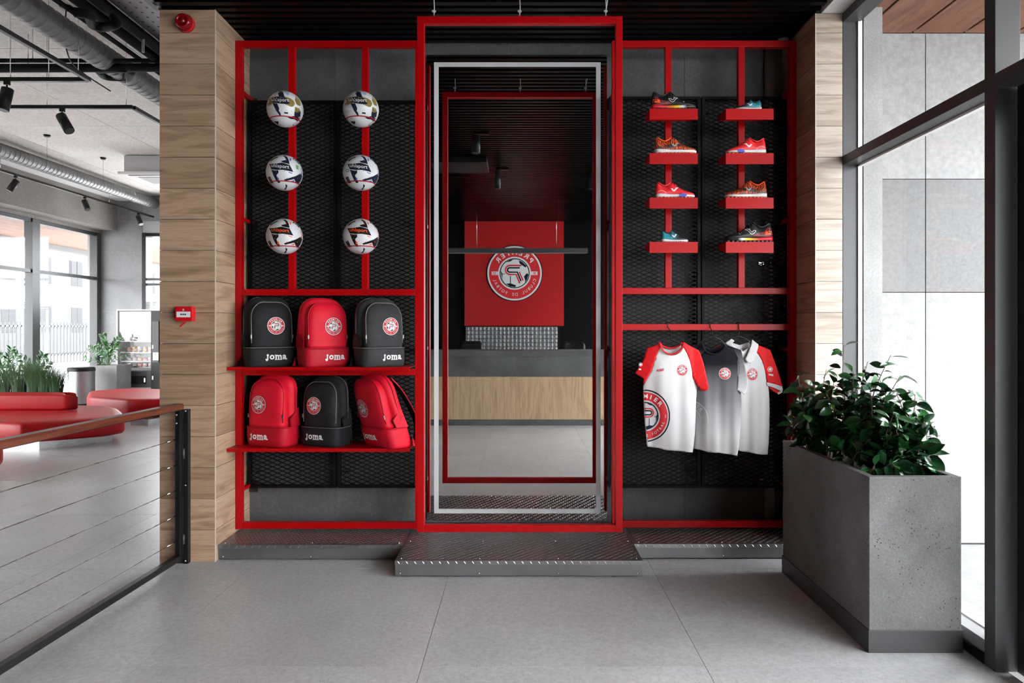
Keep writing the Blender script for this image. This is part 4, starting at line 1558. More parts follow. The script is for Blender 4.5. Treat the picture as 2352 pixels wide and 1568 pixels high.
JMARK = [(1.0, .50), (.5, .56), (.06, .58), (.20, .40), (.06, .10), (-.18, -.16), (-.40, -.18), (-.44, .0), (-.52, .22), (-.75, .24), (-1.0, .16), (-.82, -.16), (-.58, -.52), (-.26, -.74), (.04, -.62), (.34, -.16), (.52, .12), (.74, .34)]


def shoe(label, ledge, px_heel, px_toe, hk, style, flip):
    x0, x1, ya, yb, z = LEDGE[ledge]
    s = 513
    xa, xb = X_(px_heel, s), X_(px_toe, s)
    Ln = abs(xb - xa)
    k = Ln / .28
    t = thing('football_shoe', label, 'shoe', (xa, ya + .046, z + .0005), 'football shoes on the red ledges')
    t.rotation_euler = (0, 0, pi if flip else 0)
    t.scale = (k, k if Ln > .2 else k * 1.15, k * hk * 1.13)
    # profile along the shoe: x, half width, bottom, top
    pr = [(.004, .016, .020, .072), (.012, .026, .018, .098), (.026, .031, .016, .103), (.045, .033, .015, .088), (.066, .034, .015, .081), (.086, .034, .015, .085),
          (.104, .035, .015, .101), (.118, .036, .015, .104), (.135, .038, .015, .094), (.155, .040, .015, .081), (.178, .042, .015, .067), (.200, .043, .015, .057), (.222, .042, .015, .049), (.245, .037, .015, .043), (.262, .029, .016, .038), (.274, .017, .019, .031), (.279, .006, .022, .026)]
    prs = spline([Vector(p) for p in pr], 3)
    secs = []
    for x, hw, zb, zt in prs:
        sec = []
        for j in range(20):
            a = 2 * pi * j / 20 + pi / 20
            c, s_ = cos(a), sin(a)
            yy = hw * (abs(c) ** .72) * (1 if c > 0 else -1)
            f = (s_ + 1) / 2
            nar = 1 - .60 * max(0, f - .35) / .65 * min(1, (zt - zb) / .06)
            sec.append((x, yy * nar, zb + (zt - zb) * f))
        secs.append(sec)
    M_ = {'black': (sh_black, sole_fade, sh_black), 'orange': (sh_orange, sh_white, lace_or), 'coral': (sh_coral, sh_white, sh_coral), 'teal': (teal_fade, sh_white, sh_black)}[style]
    up = MB().loft(secs).build('upper', M_[0], t, world=False)
    bv = bvh_of(up)
    # midsole
    ss = []
    for x, hw, zb, zt in prs:
        w_ = hw * 1.06 + .002
        lift = .004 * max(0, (x - .2) / .08)
        top = .021 + .010 * max(0, 1 - x / .10) * 1.0
        if style in ('orange', 'coral'):
            top += .004 * sin(pi * min(1, x / .2))
        ss.append([(x * 1.01 - .001, -w_, .009 + lift), (x * 1.01 - .001, w_, .009 + lift), (x * 1.01 - .001, w_ * 1.0, top), (x * 1.01 - .001, -w_ * 1.0, top)])
    MB().loft(ss).build('midsole', M_[1], t, world=False)
    st = MB()
    sm = {'black': sh_black, 'orange': sole_orange, 'coral': sole_orange, 'teal': sh_white}[style]
    for q in range(11):
        xx = .010 + q * .0245
        hw = .026 if 0 < q < 10 else .018
        for yy in (-hw, 0, hw):
            st.box(xx, xx + .013, yy - .007, yy + .007, 0, .010)
    st.build('studs', sm, t, world=False)
    # collar, tongue, laces
    coll = [(.012, 0, .100), (.022, .012, .103), (.045, .0155, .089), (.070, .016, .083), (.095, .013, .094), (.106, 0, .104), (.095, -.013, .094), (.070, -.016, .083), (.045, -.0155, .089), (.022, -.012, .103)]
    MB().tube(spline(coll, 4, True), .0035, 6, closed=True).build('collar', M_[2], t, world=False)
    MB().loft([[(.100, -.012, .096), (.100, .012, .096), (.104, .012, .099), (.104, -.012, .099)], [(.112, -.014, .110), (.112, .014, .110), (.117, .014, .109), (.117, -.014, .109)], [(.150, -.012, .088), (.150, .012, .088), (.152, .012, .083), (.152, -.012, .083)]]).build('tongue', M_[2], t, world=False)
    la = MB()
    for q in range(5):
        xx = .122 + q * .015
        zt = .103 - q * .0105
        la.tube([(xx, -.020, zt - .012), (xx + .002, -.010, zt + .001), (xx + .003, .010, zt + .001), (xx, .020, zt - .012)], .0022, 6)
    la.build('laces', {'orange': lace_or, 'coral': sh_coral}.get(style, sh_black), t, world=False)
    side = 1 if flip else -1
    prj = ray_proj(bv, lambda u, v: (u, side * .2, v), (0, -side, 0))
    jm = (.020 if style != 'orange' else .017)
    base = [(.135 + jm * u * 1.5, .058 + jm * v * 1.05) for u, v in spline([Vector(q) for q in JMARK], 2, True)]
    if style == 'black':
        loop = base + [base[0]]
        decal('side_logo', [stroke(loop, .0026, 0, 0)] + [stroke([(.178, .036), (.188, .052)], .002, 0, 0), stroke([(.196, .040), (.203, .048)], .003, 0, 0)], prj, [white_print], t, .0008, 0)
        decal('heel_print', [pgon([(.006, .032), (.010, .074), (.030, .080), (.055, .056), (.10, .046), (.125, .034), (.06, .03)], 0, 0, .012)], prj, [sh_flame], t, .0005, 0)
        decal('heel_patch', [pgon([(.008, .040), (.010, .062), (.050, .056), (.055, .040)], 0, 0, .012)], prj, [lace_or], t, .0008, 0)
    elif style == 'coral':
        decal('side_logo', [pgon(base, 0, 0, .008)], prj, [white_print], t, .0008, 0)
        pm = [(.165, .008), (.20, .008), (.215, .016), (.205, .026), (.185, .028), (.168, .020)]
        for yy in (-1, 1):
            MB().prism(spline([Vector(p) for p in pm], 3, True), lambda u, v, tt: (u, tt, v), yy * .030, yy * .0495).build('sole_insert', sole_blue, t, world=False)
        decal('side_line', [stroke(spline([(.012, .040), (.035, .050), (.055, .046), (.075, .032)], 5), .0018, 0, 0)], prj, [sh_white], t, .0006, 0)
    elif style == 'orange':
        decal('side_stripe', [pgon([(.005, .032), (.012, .046), (.07, .052), (.10, .060), (.17, .062), (.205, .055), (.15, .044), (.09, .036)], 0, 0, .010)], prj, [mat('shoe_grey', (.03, .03, .032), .5)], t, .0005, 0)
        decal('side_logo', [pgon(base, 0, 0, .008)], prj, [mat('logo_grey', (.35, .33, .33), .4)], t, .0009, 0)
        decal('toe_guard', [pgon([(.19, .020), (.20, .030), (.27, .034), (.276, .024), (.26, .017)], 0, 0, .010)], prj, [sh_black], t, .0006, 0)
    else:
        decal('side_logo', [pgon(base, 0, 0, .008)], prj, [white_print], t, .0010, 0)
        decal('side_stripe', [stroke([(.03, .034), (.075, .060), (.10, .040), (.15, .072)], .005, 0, 0), stroke([(.11, .034), (.175, .060)], .003, 0, 0)], prj, [mat('teal_light', (.22, .50, .55), .5)], t, .0006, 0)
    return t


shoe('black football shoe with rainbow sole, top ledge of the inner column', (0, 0), 1495, 1598, .97, 'black', False)
shoe('orange black-waved football shoe, second ledge of the inner column', (0, 1), 1503, 1599, .96, 'orange', False)
shoe('coral red football shoe pointing right, third ledge of the inner column', (0, 2), 1505, 1595, .99, 'coral', False)
shoe('small teal and black football shoe, lowest ledge of the inner column', (0, 3), 1519, 1580, 1.08, 'teal', False)
shoe('small teal and black football shoe, top ledge nearest the right column', (1, 0), 1749, 1688, .95, 'teal', True)
shoe('coral red football shoe pointing left, second ledge nearest the right column', (1, 1), 1759, 1668, .98, 'coral', True)
shoe('orange black-waved football shoe, third ledge nearest the right column', (1, 2), 1761, 1665, .97, 'orange', True)
shoe('black football shoe with rainbow sole, lowest ledge nearest the right column', (1, 3), 1774, 1664, .96, 'black', True)

# ================================================================== SHIRTS
sh_w = fabric('jersey_white', (.58, .58, .585), .7, .03)
sh_r = fabric('jersey_red', (.66, .006, .010), .65, .06)
sh_k = fabric('jersey_black', (.014, .013, .018), .75, .1, .08)
fade = mat('jersey_fade', (.3, .3, .3), .8, 0, .08)
_v = coords(fade, (1, 1, 1), False)
_s = N(fade, 'ShaderNodeSeparateXYZ')
L(fade, _v, _s.inputs[0])
_m = N(fade, 'ShaderNodeMapRange')
_m.inputs['From Min'].default_value = Z_(1000, 508) - Z_(1040, 508)
_m.inputs['From Max'].default_value = Z_(835, 508) - Z_(1040, 508)
L(fade, _s.outputs[2], _m.inputs[0])
setcol(fade, ramp(fade, _m.outputs[0], [(0, (.58, .58, .585)), (.5, (.20, .195, .21)), (1, (.010, .009, .013))]))
fade_sl = fade.copy()
for n_ in fade_sl.node_tree.nodes:
    if n_.type == 'MAP_RANGE':
        n_.inputs['From Min'].default_value = Z_(900, 508) - Z_(1040, 508)
        n_.inputs['From Max'].default_value = Z_(800, 508) - Z_(1040, 508)
C7 = lambda pts: [(1400 + a / 3.824, 650 + b / 3.824) for a, b in pts]


def shirt_fold(xc, hw, s, seed, bulge=.035, amp=.008):
    r = random.Random(seed)
    ph = [(r.uniform(.10, .16), r.uniform(0, 6.28), r.uniform(-.02, .02)), (r.uniform(.05, .08), r.uniform(0, 6.28), r.uniform(-.015, .015)), (r.uniform(.2, .28), r.uniform(0, 6.28), 0)]

    def f(px, py):
        u = (px - xc) / hw
        b = -bulge * max(0, 1 - u * u) ** .6
        g = max(0, min(1, (py - 800) / 120))
        fo = sum(a * sin(k * px + p + q * (py - 900)) for a, (k, p, q) in zip((.55, .5, .22), ph))
        return b - amp * g * fo + .012 * max(0, abs(u) - .8)
    return f


def cloth(t, name, poly, s, fn, m, dy=0.0, cell=4.0, thick=.0):
    v, f = cdt(poly, cell)
    base = Vector(t.location)
    vs = []
    for x, y in v:
        p = P(x, y, s)
        p.y += fn(x, y) + dy
        vs.append(p)
    mb = MB().add(vs, f, 0, True)
    o = mb.build(name, m, t)
    md = o.modifiers.new('thickness', 'SOLIDIFY')
    md.thickness = .0016
    md.offset = 1
    return o


def hanger(t, px, s, neck_y, sh_px, yrail=None):
    """black wire hanger hooked over the rail"""
    zr = Z_(751, SF) + T / 2
    x = X_(px, s)
    Yh = Y_(s) - .002
    yc_ = YF + T / 2
    hook = [(x - .004, Yh + .006, Z_(neck_y - 4, s)), (x + .002, Yh + .004, zr - .055), (x + .006, YF - .006, zr - .02), (x + .006, YF - .004, zr + .004), (x + .004, yc_, zr + .009), (x + .002, YF + T + .006, zr + .002), (x, YF + T + .008, zr - .018)]
    mb = MB().tube(spline(hook, 4), .003, 6)
    for sg in (-1, 1):
        mb.tube(spline([(x - .004, Yh + .006, Z_(neck_y - 4, s)), (x + sg * 20 * H / s, Yh + .008, Z_(neck_y + 4, s)), (x + sg * sh_px * H / s, Yh + .012, Z_(neck_y + 34, s))], 4), .0026, 6)
    return mb


def prj_shirt(s, fn, dy=0.0, base=Vector(), poly=None):
    ring = poly

    def pr(u, v):
        if ring is not None:
            c = False
            j = len(ring) - 1
            for i in range(len(ring)):
                if (ring[i][1] > v) != (ring[j][1] > v) and u < (ring[j][0] - ring[i][0]) * (v - ring[i][1]) / (ring[j][1] - ring[i][1]) + ring[i][0]:
                    c = not c
                j = i
            if not c:
                return None
        p = P(u, v, s)
        p.y += fn(u, v) + dy - .0018
        return p - base, Vector((0, -1, 0))
    return pr


def pxs(shapes, cx, cy, k, rot=0, ky=None):
    """unit shapes to photo px (y down)"""
    out = []
    for q in shapes:
        v, f, mi, la = xf(q, 0, 0, rot)
        out.append(([(cx + a * k, cy - b * (ky or k)) for a, b in v], f, mi, la))
    return out


# -- shirt 1: white with red raglan sleeves
s1 = 514
t1 = thing('football_shirt', 'white shirt with red raglan sleeves and big round crest, hanging furthest left', 'shirt', P(1539, 1030, s1), 'shirts hanging on the red rail')
f1 = shirt_fold(1539, 62, s1, 3)
body1 = C7([(440, 560), (412, 610), (388, 680), (367, 755), (335, 820), (300, 885), (296, 905), (297, 1000), (300, 1100), (306, 1210), (316, 1320), (325, 1432), (380, 1437), (430, 1442), (475, 1456), (560, 1462), (640, 1471), (722, 1481), (738, 1390), (748, 1280), (754, 1160), (758, 1040), (768, 915), (748, 872), (724, 832), (716, 760), (700, 690), (672, 620), (640, 560), (612, 604), (572, 628), (530, 634), (490, 622), (462, 598)])
cloth(t1, 'body_panel', body1, s1, f1, sh_w)
cloth(t1, 'back_panel', C7([(455, 545), (400, 600), (310, 890), (330, 1425), (715, 1470), (755, 900), (660, 600), (630, 545), (590, 575), (540, 582), (490, 572)]), s1, lambda a, b: .022, sh_w, cell=12)
cloth(t1, 'sleeve', C7([(440, 515), (410, 537), (380, 552), (325, 572), (312, 610), (300, 660), (278, 705), (255, 740), (225, 790), (262, 815), (298, 836), (297, 860), (300, 886), (335, 821), (367, 756), (388, 681), (412, 611), (441, 562), (452, 545)]), s1, lambda a, b: f1(max(a, 1490), b) + .0008 * (1490 - a if a < 1490 else 0), sh_r, -.0012)
cloth(t1, 'sleeve', C7([(640, 515), (668, 534), (700, 550), (740, 570), (775, 590), (790, 620), (800, 650), (816, 700), (832, 770), (846, 840), (859, 900), (856, 930), (830, 943), (800, 930), (768, 902), (748, 866), (724, 830), (716, 760), (700, 690), (672, 620), (639, 562), (630, 545)]), s1, lambda a, b: f1(min(a, 1590), b) - .0003 * max(0, a - 1590), sh_r, -.0012)
cuff = MB().tube(spline([P(1400 + a / 3.824, 650 + b / 3.824, s1 + 2) for a, b in ((800, 930), (830, 942), (856, 928), (857, 905), (835, 905), (812, 918))], 4, True), .004, 8, closed=True)
cuff.build('cuff', sh_r, t1)
col_f = [(436, 528), (452, 572), (480, 606), (530, 624), (580, 608), (622, 575), (642, 528)]
MB().tube([P(a, b, s1 + 2) + Vector((0, f1(a, b) * .8, 0)) for a, b in spline([Vector(q) for q in C7(col_f)], 5)], .0058, 8, flat=.6).build('collar', sh_r, t1)
col_b = [(438, 520), (470, 552), (540, 572), (605, 555), (640, 520)]
MB().tube([P(a, b, s1) + Vector((0, .012, 0)) for a, b in spline([Vector(q) for q in C7(col_b)], 5)], .0072, 8, flat=.5).build('collar', sh_r, t1)
b1 = Vector(t1.location)
pj = prj_shirt(s1, f1, 0, b1, body1)
fine_badge = []
for q in BADGE:
    fine_badge.append(q)
BIG = [annulus(0, 0, .975, 1.03, 2, 0, 110, 2), annulus(0, 0, .605, .925, 1, 2, 110, 12), annulus(0, 0, .50, .545, 2, 2, 90, 2)] + badge_shapes(.04, .03)[5:]
cx_, cy_, kk = 1400 + 325 / 3.824, 650 + 1162 / 3.824, 222 / 3.824
bigt = [q for q in pxs([z for z in BIG], cx_ - 3, cy_, kk * .90, 0, kk)]
decal('large_crest', bigt, prj_shirt(s1, f1, 0, b1, [(a, b) for a, b in body1 if True]), CREST_MATS, t1, .0006, .0003)
decal('chest_crest', pxs(BADGE, 1400 + 628 / 3.824, 650 + 762 / 3.824, 12.6, 0), pj, CREST_MATS, t1, .0004, .0002)
decal('chest_wordmark', pxs([text2d('PREMIER', .30, .03, 0, 0, 1.0, .2)], 1400 + 436 / 3.824, 650 + 762 / 3.824, 15, .12, 26), pj, [red_print], t1, .0004, 0)
pjs = prj_shirt(s1, lambda a, b: f1(min(max(a, 1490), 1590), b), -.0012, b1)
wb_ = [q for q in BADGE if q[2] in (0,)]
for cx0, cy0, k0 in ((769, 740, 6.0), (268, 712, 4.2)):
    decal('sleeve_crest', pxs([annulus(0, 0, .85, 1, 0, 0, 24, 1), annulus(0, 0, 0, .55, 0, 0, 20, 1), stroke([(-.7, -.1), (.7, .1)], .1, 0, 0)], 1400 + cx0 / 3.824, 650 + cy0 / 3.824, k0), pjs, [white_print], t1, .0012, 0)
decal('sleeve_wordmark', pxs([text2d('MIER', .42, .03, 0, 0, 1.0)], 1400 + 768 / 3.824, 650 + 795 / 3.824, 14, -.22), pjs, [white_print], t1, .0012, 0)
decal('sleeve_wordmark', pxs([text2d('IER', .42, .03, 0, 0, 1.0)], 1400 + 264 / 3.824, 650 + 755 / 3.824, 11, -.15), pjs, [white_print], t1, .0012, 0)
hanger(t1, 1541, s1, 783, 52).build('wire_hanger', black_metal, tag(thing('clothes_hanger', 'black wire hanger carrying the white and red raglan shirt', 'hanger', P(1541, 780, s1), 'black wire hangers on the red rail'), 'black wire hanger carrying the white and red raglan shirt', 'hanger'))

# -- shirt 2: black fading to white
s2 = 508
t2 = thing('football_shirt', 'black shirt fading to white toward the hem, hanging in the middle', 'shirt', P(1640, 1040, s2), 'shirts hanging on the red rail')
f2 = shirt_fold(1648, 56, s2, 8)
body2 = C7([(838, 590), (800, 620), (775, 680), (762, 760), (758, 860), (752, 1000), (742, 1200), (735, 1330), (733, 1450), (800, 1460), (860, 1476), (940, 1480), (1020, 1494), (1110, 1509), (1128, 1400), (1142, 1280), (1152, 1150), (1156, 1040), (1150, 960), (1126, 880), (1116, 800), (1118, 720), (1110, 650), (1085, 600), (1000, 545), (985, 585), (950, 612), (905, 622), (862, 610)])
cloth(t2, 'body_panel', body2, s2, f2, fade)
cloth(t2, 'back_panel', C7([(830, 570), (770, 640), (745, 1430), (1100, 1495), (1145, 900), (1090, 600), (1005, 545), (960, 575), (900, 580)]), s2, lambda a, b: .02, fade, cell=12)
cloth(t2, 'back_hem', C7([(1090, 1360), (1150, 1360), (1150, 1452), (1100, 1452)]), s2, lambda a, b: .024, fade)
cloth(t2, 'sleeve', C7([(1000, 538), (1045, 552), (1090, 566), (1146, 586), (1158, 640), (1172, 705), (1188, 780), (1206, 884), (1192, 930), (1174, 976), (1140, 955), (1107, 934), (1116, 860), (1122, 790), (1120, 720), (1110, 650), (1085, 600)]), s2, lambda a, b: f2(min(a, 1690), b) - .001, fade_sl, -.0012)
cloth(t2, 'sleeve', C7([(805, 520), (770, 540), (722, 556), (690, 600), (660, 720), (640, 840), (700, 900), (750, 850), (765, 760), (778, 680), (802, 620), (838, 585)]), s2, lambda a, b: f2(max(a, 1600), b) + .002, fade_sl, -.0012)
MB().tube([P(a, b, s2 + 2) + Vector((0, f2(a, b) * .8, 0)) for a, b in spline([Vector(q) for q in C7([(806, 522), (822, 572), (850, 606), (905, 622), (955, 608), (988, 578), (1000, 536)])], 5)], .0056, 8, flat=.6).build('collar', sh_k, t2)
MB().tube([P(a, b, s2) + Vector((0, .010, 0)) for a, b in spline([Vector(q) for q in C7([(806, 522), (840, 562), (905, 578), (965, 562), (1000, 536)])], 5)], .0066, 8, flat=.5).build('collar', sh_k, t2)
b2 = Vector(t2.location)
pj2 = prj_shirt(s2, f2, 0, b2, body2)
decal('chest_crest', pxs(BADGE, 1400 + 999 / 3.824, 650 + 791 / 3.824, 13.4), pj2, CREST_MATS, t2, .0004, .0002)
ghost = mat('tonal_print', (.50, .50, .51), .7)
decal('tonal_crest', pxs([annulus(0, 0, .9, .94, 0, 0, 80, 1), annulus(0, 0, .55, .58, 0, 0, 70, 1)] + arc_text('PREMIER', .74, .26, 0, .30, 0, 0, False, .02), 1400 + 690 / 3.824, 650 + 1190 / 3.824, 46), pj2, [ghost], t2, .0004, 0)
hanger(t2, 1636, s2, 776, 44).build('wire_hanger', black_metal, thing('clothes_hanger', 'black wire hanger carrying the black-to-white shirt', 'hanger', P(1636, 776, s2), 'black wire hangers on the red rail'))

# -- shirt 3: white polo with red sleeves
s3 = 502
t3 = thing('football_shirt', 'white polo shirt with red sleeves and white cuffs, hanging furthest right', 'shirt', P(1715, 1040, s3), 'shirts hanging on the red rail')
f3 = shirt_fold(1712, 56, s3, 21, .028)
body3 = C7([(1060, 560), (1040, 620), (1030, 760), (1030, 1000), (1030, 1200), (1030, 1440), (1080, 1450), (1150, 1472), (1200, 1476), (1290, 1494), (1385, 1504), (1396, 1400), (1403, 1270), (1406, 1150), (1402, 1020), (1392, 906), (1372, 878), (1362, 800), (1348, 740), (1328, 680), (1300, 630), (1262, 590), (1222, 560), (1150, 600)])
cloth(t3, 'body_panel', body3, s3, f3, sh_w)
cloth(t3, 'back_panel', C7([(1070, 520), (1040, 640), (1040, 1430), (1375, 1490), (1385, 900), (1300, 640), (1235, 520), (1150, 545)]), s3, lambda a, b: .018, sh_w, cell=12)
cloth(t3, 'sleeve', C7([(1285, 540), (1340, 560), (1400, 585), (1418, 625), (1434, 670), (1458, 740), (1482, 810), (1500, 880), (1506, 906), (1440, 885), (1372, 870), (1362, 800), (1348, 740), (1328, 680), (1300, 630), (1268, 596)]), s3, lambda a, b: f3(min(a, 1756), b), sh_r, -.0012)
cloth(t3, 'cuff', C7([(1366, 866), (1440, 884), (1505, 904), (1509, 938), (1496, 946), (1440, 920), (1368, 896)]), s3, lambda a, b: f3(min(a, 1756), b) - .004, sh_w, -.0012)
cloth(t3, 'sleeve_lining', C7([(1392, 902), (1440, 918), (1496, 945), (1472, 974), (1462, 966), (1402, 930)]), s3, lambda a, b: f3(min(a, 1756), b) + .006, sh_r, 0)
cloth(t3, 'cuff', C7([(1462, 962), (1496, 940), (1509, 934), (1505, 958), (1474, 977)]), s3, lambda a, b: f3(min(a, 1756), b) + .003, sh_w, 0)
cloth(t3, 'sleeve', C7([(1010, 528), (960, 550), (900, 575), (880, 600), (840, 760), (960, 820), (1010, 700), (1045, 600)]), s3, lambda a, b: .004, sh_r, 0)
cloth(t3, 'collar', C7([(1236, 494), (1290, 538), (1284, 570), (1262, 640), (1238, 680), (1218, 704), (1190, 692), (1168, 664), (1196, 610), (1220, 555)]), s3, lambda a, b: f3(a, b) - .012 - .0003 * (b - 790), sh_w)
cloth(t3, 'collar', C7([(1006, 528), (1030, 508), (1062, 489), (1086, 506), (1066, 530), (1082, 552), (1110, 575), (1150, 585), (1160, 615), (1110, 600), (1050, 560)]), s3, lambda a, b: f3(a, b) - .004, sh_w)
cloth(t3, 'collar_band', C7([(1062, 505), (1090, 530), (1150, 545), (1205, 540), (1240, 505), (1232, 560), (1196, 610), (1150, 612), (1100, 570)]), s3, lambda a, b: .010, sh_w)
b3 = Vector(t3.location)
pj3 = prj_shirt(s3, f3, 0, b3, body3)
decal('chest_crest', pxs(BADGE, 1400 + 1243 / 3.824, 650 + 799 / 3.824, 12.6, 0, 14), pj3, CREST_MATS, t3, .0004, .0002)
pj3s = prj_shirt(s3, lambda a, b: f3(min(a, 1756), b), -.0012, b3)
decal('sleeve_crest', pxs([annulus(0, 0, .85, 1, 0, 0, 24, 1), annulus(0, 0, 0, .55, 0, 0, 20, 1), stroke([(-.7, -.1), (.7, .1)], .1, 0, 0)], 1400 + 1400 / 3.824, 650 + 755 / 3.824, 6), pj3s, [white_print], t3, .0012, 0)
decal('sleeve_wordmark', pxs([text2d('MIER', .42, .03, 0, 0, 1.0)], 1400 + 1408 / 3.824, 650 + 803 / 3.824, 13, -.2), pj3s, [white_print], t3, .0012, 0)
hanger(t3, 1697, s3, 776, 44).build('wire_hanger', black_metal, thing('clothes_hanger', 'black wire hanger carrying the white polo shirt', 'hanger', P(1697, 776, s3), 'black wire hangers on the red rail'))

# ================================================================== FICUS IN THE PLANTER
leaf_g = []
for i, c in enumerate(((.014, .072, .020), (.024, .115, .028), (.010, .050, .016), (.10, .24, .03))):
    m = mat('ficus_leaf_%d' % i, c, .22, 0, .6)
    v = coords(m)
    n1 = noise(m, v, 20, 3)
    setcol(m, ramp(m, n1, [(.3, tuple(q * .75 for q in c)), (.7, tuple(q * 1.25 for q in c))]))
    leaf_g.append(m)
bark = mat('bark', (.10, .075, .05), .8)


def leaf_mesh(name, m, ln, wd, curl, fold):
    vs, fs = [], []
    n = 6
    for i in range(n + 1):
        t = i / n
        w_ = wd * (sin(pi * min(1, t * .93 + .03)) ** .85) * (1 - .25 * t)
        if i == n:
            w_ = .0004
        z = -curl * t * t * ln
        x = ln * t
        vs += [(x, -w_, z + fold * w_), (x, 0, z), (x, w_, z + fold * w_)]
    for i in range(n):
        for j in range(2):
            a = i * 3 + j
            fs.append((a, a + 1, a + 4, a + 3))
    me = bpy.data.meshes.new(name)
    me.from_pydata(vs, [], fs)
    me.materials.append(m)
    for p in me.polygons:
        p.use_smooth = True
    return me


LM = [leaf_mesh('leaf', leaf_g[i % 4 if i < 12 else 2], .078 if i % 2 else .068, .0175 if i % 3 else .021, .15 + .2 * (i % 4), .35) for i in range(8)]
LM = [leaf_mesh('leaf', leaf_g[[0, 1, 2, 0, 1, 2, 0, 3][i]], (.086, .078, .090, .074, .084, .072, .080, .058)[i], (.026, .024, .024, .025, .027, .022, .028, .014)[i], (.15, .35, .5, .25, .1, .4, .3, .2)[i], (.3, .4, .5, .25, .35, .45, .3, .4)[i]) for i in range(8)]
fic = thing('ficus_plant', 'leafy green ficus growing out of the concrete planter', 'plant', ((px0 + px1) / 2, (py0 + py1) / 2, pz1 - .05))
fb = Vector(fic.location)
rf_ = random.Random(41)
cand = []
stems = MB()


def branch(p0, p1, nl, thick=.004, droop=.05, size=1.0):
    p0, p1 = Vector(p0), Vector(p1)
    mid = (p0 + p1) / 2 + Vector((rf_.uniform(-.04, .04), rf_.uniform(-.04, .04), .05))
    pts = [Vector(q) for q in spline([p0, mid, p1], 6)]
    stems.tube(pts, [thick * (1 - .7 * i / (len(pts) - 1)) for i in range(len(pts))], 5)
    for k in range(nl):
        f = .30 + .70 * (k + .5) / nl
        i = min(len(pts) - 2, int(f * (len(pts) - 1)))
        q = pts[i].lerp(pts[i + 1], f * (len(pts) - 1) - i)
        d = (pts[i + 1] - pts[i]).normalized()
        a = k * 2.4 + rf_.uniform(-.5, .5)
        sd = d.orthogonal().normalized()
        sd = Matrix.Rotation(a, 3, d) @ sd
        dirv = (sd * .9 + d * .55 + Vector((0, 0, rf_.uniform(-.95, .15)))).normalized()
        pet = q + dirv * .012
        stems.tube([q, pet], .0011, 4, caps=False)
        cand.append((pet, dirv, rf_.uniform(.75, 1.15) * size, rf_.randrange(8 if rf_.random() < .35 else 7)))


base_z = pz1 - .06
roots = []
for i in range(22):
    bx = rf_.uniform(px0 + .07, px1 - .07)
    by = rf_.uniform(py0 + .10, py1 - .08)
    roots.append((bx, by))
# explicit leading shoots, placed from the photograph (px, py, depth scale)
tips = [(1938, 792, 610), (2046, 815, 640), (2068, 862, 650), (1898, 848, 590), (1834, 862, 575), (1826, 945, 570), (1820, 975, 575), (1993, 830, 620), (1960, 850, 605), (2110, 905, 660), (2125, 945, 670), (2140, 1000, 690), (2138, 1045, 700),
        (1870, 885, 590), (1915, 880, 600), (1975, 875, 620), (2020, 870, 640), (2060, 905, 655), (1880, 930, 585), (1925, 925, 610), (1975, 920, 630), (2025, 925, 650), (2085, 955, 670), (1855, 975, 590), (1900, 985, 610), (1950, 975, 640), (2000, 980, 660), (2050, 985, 680), (2100, 1010, 690),
        (1880, 1025, 600), (1935, 1030, 640), (1985, 1040, 670), (2035, 1045, 690), (2085, 1055, 705), (2120, 1075, 715), (1865, 1000, 585), (2060, 1075, 720), (2000, 1085, 710), (1900, 905, 620), (2045, 945, 640), (1960, 945, 600), (2010, 1010, 640), (1930, 1000, 620), (1845, 905, 580), (1850, 935, 585), (1862, 955, 590), (1905, 950, 600), (1950, 905, 615), (2000, 900, 640), (1890, 965, 600), (1985, 955, 650), (2070, 930, 660), (2095, 980, 675), (1935, 960, 625), (2030, 965, 665), (1975, 1000, 650), (2060, 1030, 700), (2110, 1035, 705)]
for n_, (qx, qy, s) in enumerate(tips):
    tip = P(qx, qy, s)
    tip.x = min(tip.x, XW - .02)
    r0 = min(roots, key=lambda r: (r[0] - tip.x) ** 2 + (r[1] - tip.y) ** 2 + rf_.uniform(0, .03))
    branch((r0[0], r0[1], base_z), tip, 18 if n_ > 7 else 11, .0045, size=.95)
for i in range(26):
    r0 = rf_.choice(roots)
    branch((r0[0], r0[1], base_z), (r0[0] + rf_.uniform(-.13, .13), r0[1] + rf_.uniform(-.16, .16), base_z + rf_.uniform(.12, .34)), 9, .004)
stems.build('stems', bark, fic)
camp = Vector((0, 0, H))


def leaf_matrix(p, d, sz):
    z = Vector((0, 0, 1))
    y = z.cross(d)
    y = y.normalized() if y.length > 1e-4 else Vector((0, 1, 0))
    z = d.cross(y).normalized()
    r = Matrix.Rotation(rf_.uniform(-1.3, 1.3), 3, d)
    m = Matrix((d, y, z)).transposed()
    m = r @ m
    return m


cand = [c for c in cand if c[0].x + c[1].x * .07 < XW + .045 and (c[0].z > pz1 - .01 or (px0 + wt + .06 < c[0].x < px1 - wt - .06 and py0 + wt + .07 < c[0].y < py1 - wt - .07))]
cand.sort(key=lambda c: (c[0] - camp).length - .9 * c[0].z * .4)
rest = MB()
for n_, (p, d, sz, k) in enumerate(cand):
    m = leaf_matrix(p, d, sz)
    if n_ < 300:
        o = bpy.data.objects.new('leaf', LM[k])
        col.objects.link(o)
        o.parent = fic
        o.location = p - fb
        o.rotation_euler = m.to_euler()
        o.scale = (sz, sz, sz)
    else:
        me = LM[k]
        mi = [0, 1, 2, 0, 1, 2, 0, 3][k]
        rest.add([p + m @ (Vector(v.co) * sz) for v in me.vertices], [tuple(q.vertices) for q in me.polygons], mi, True)
if rest.v:
    rest.build('inner_foliage', leaf_g, fic, 'stuff', fix=False)
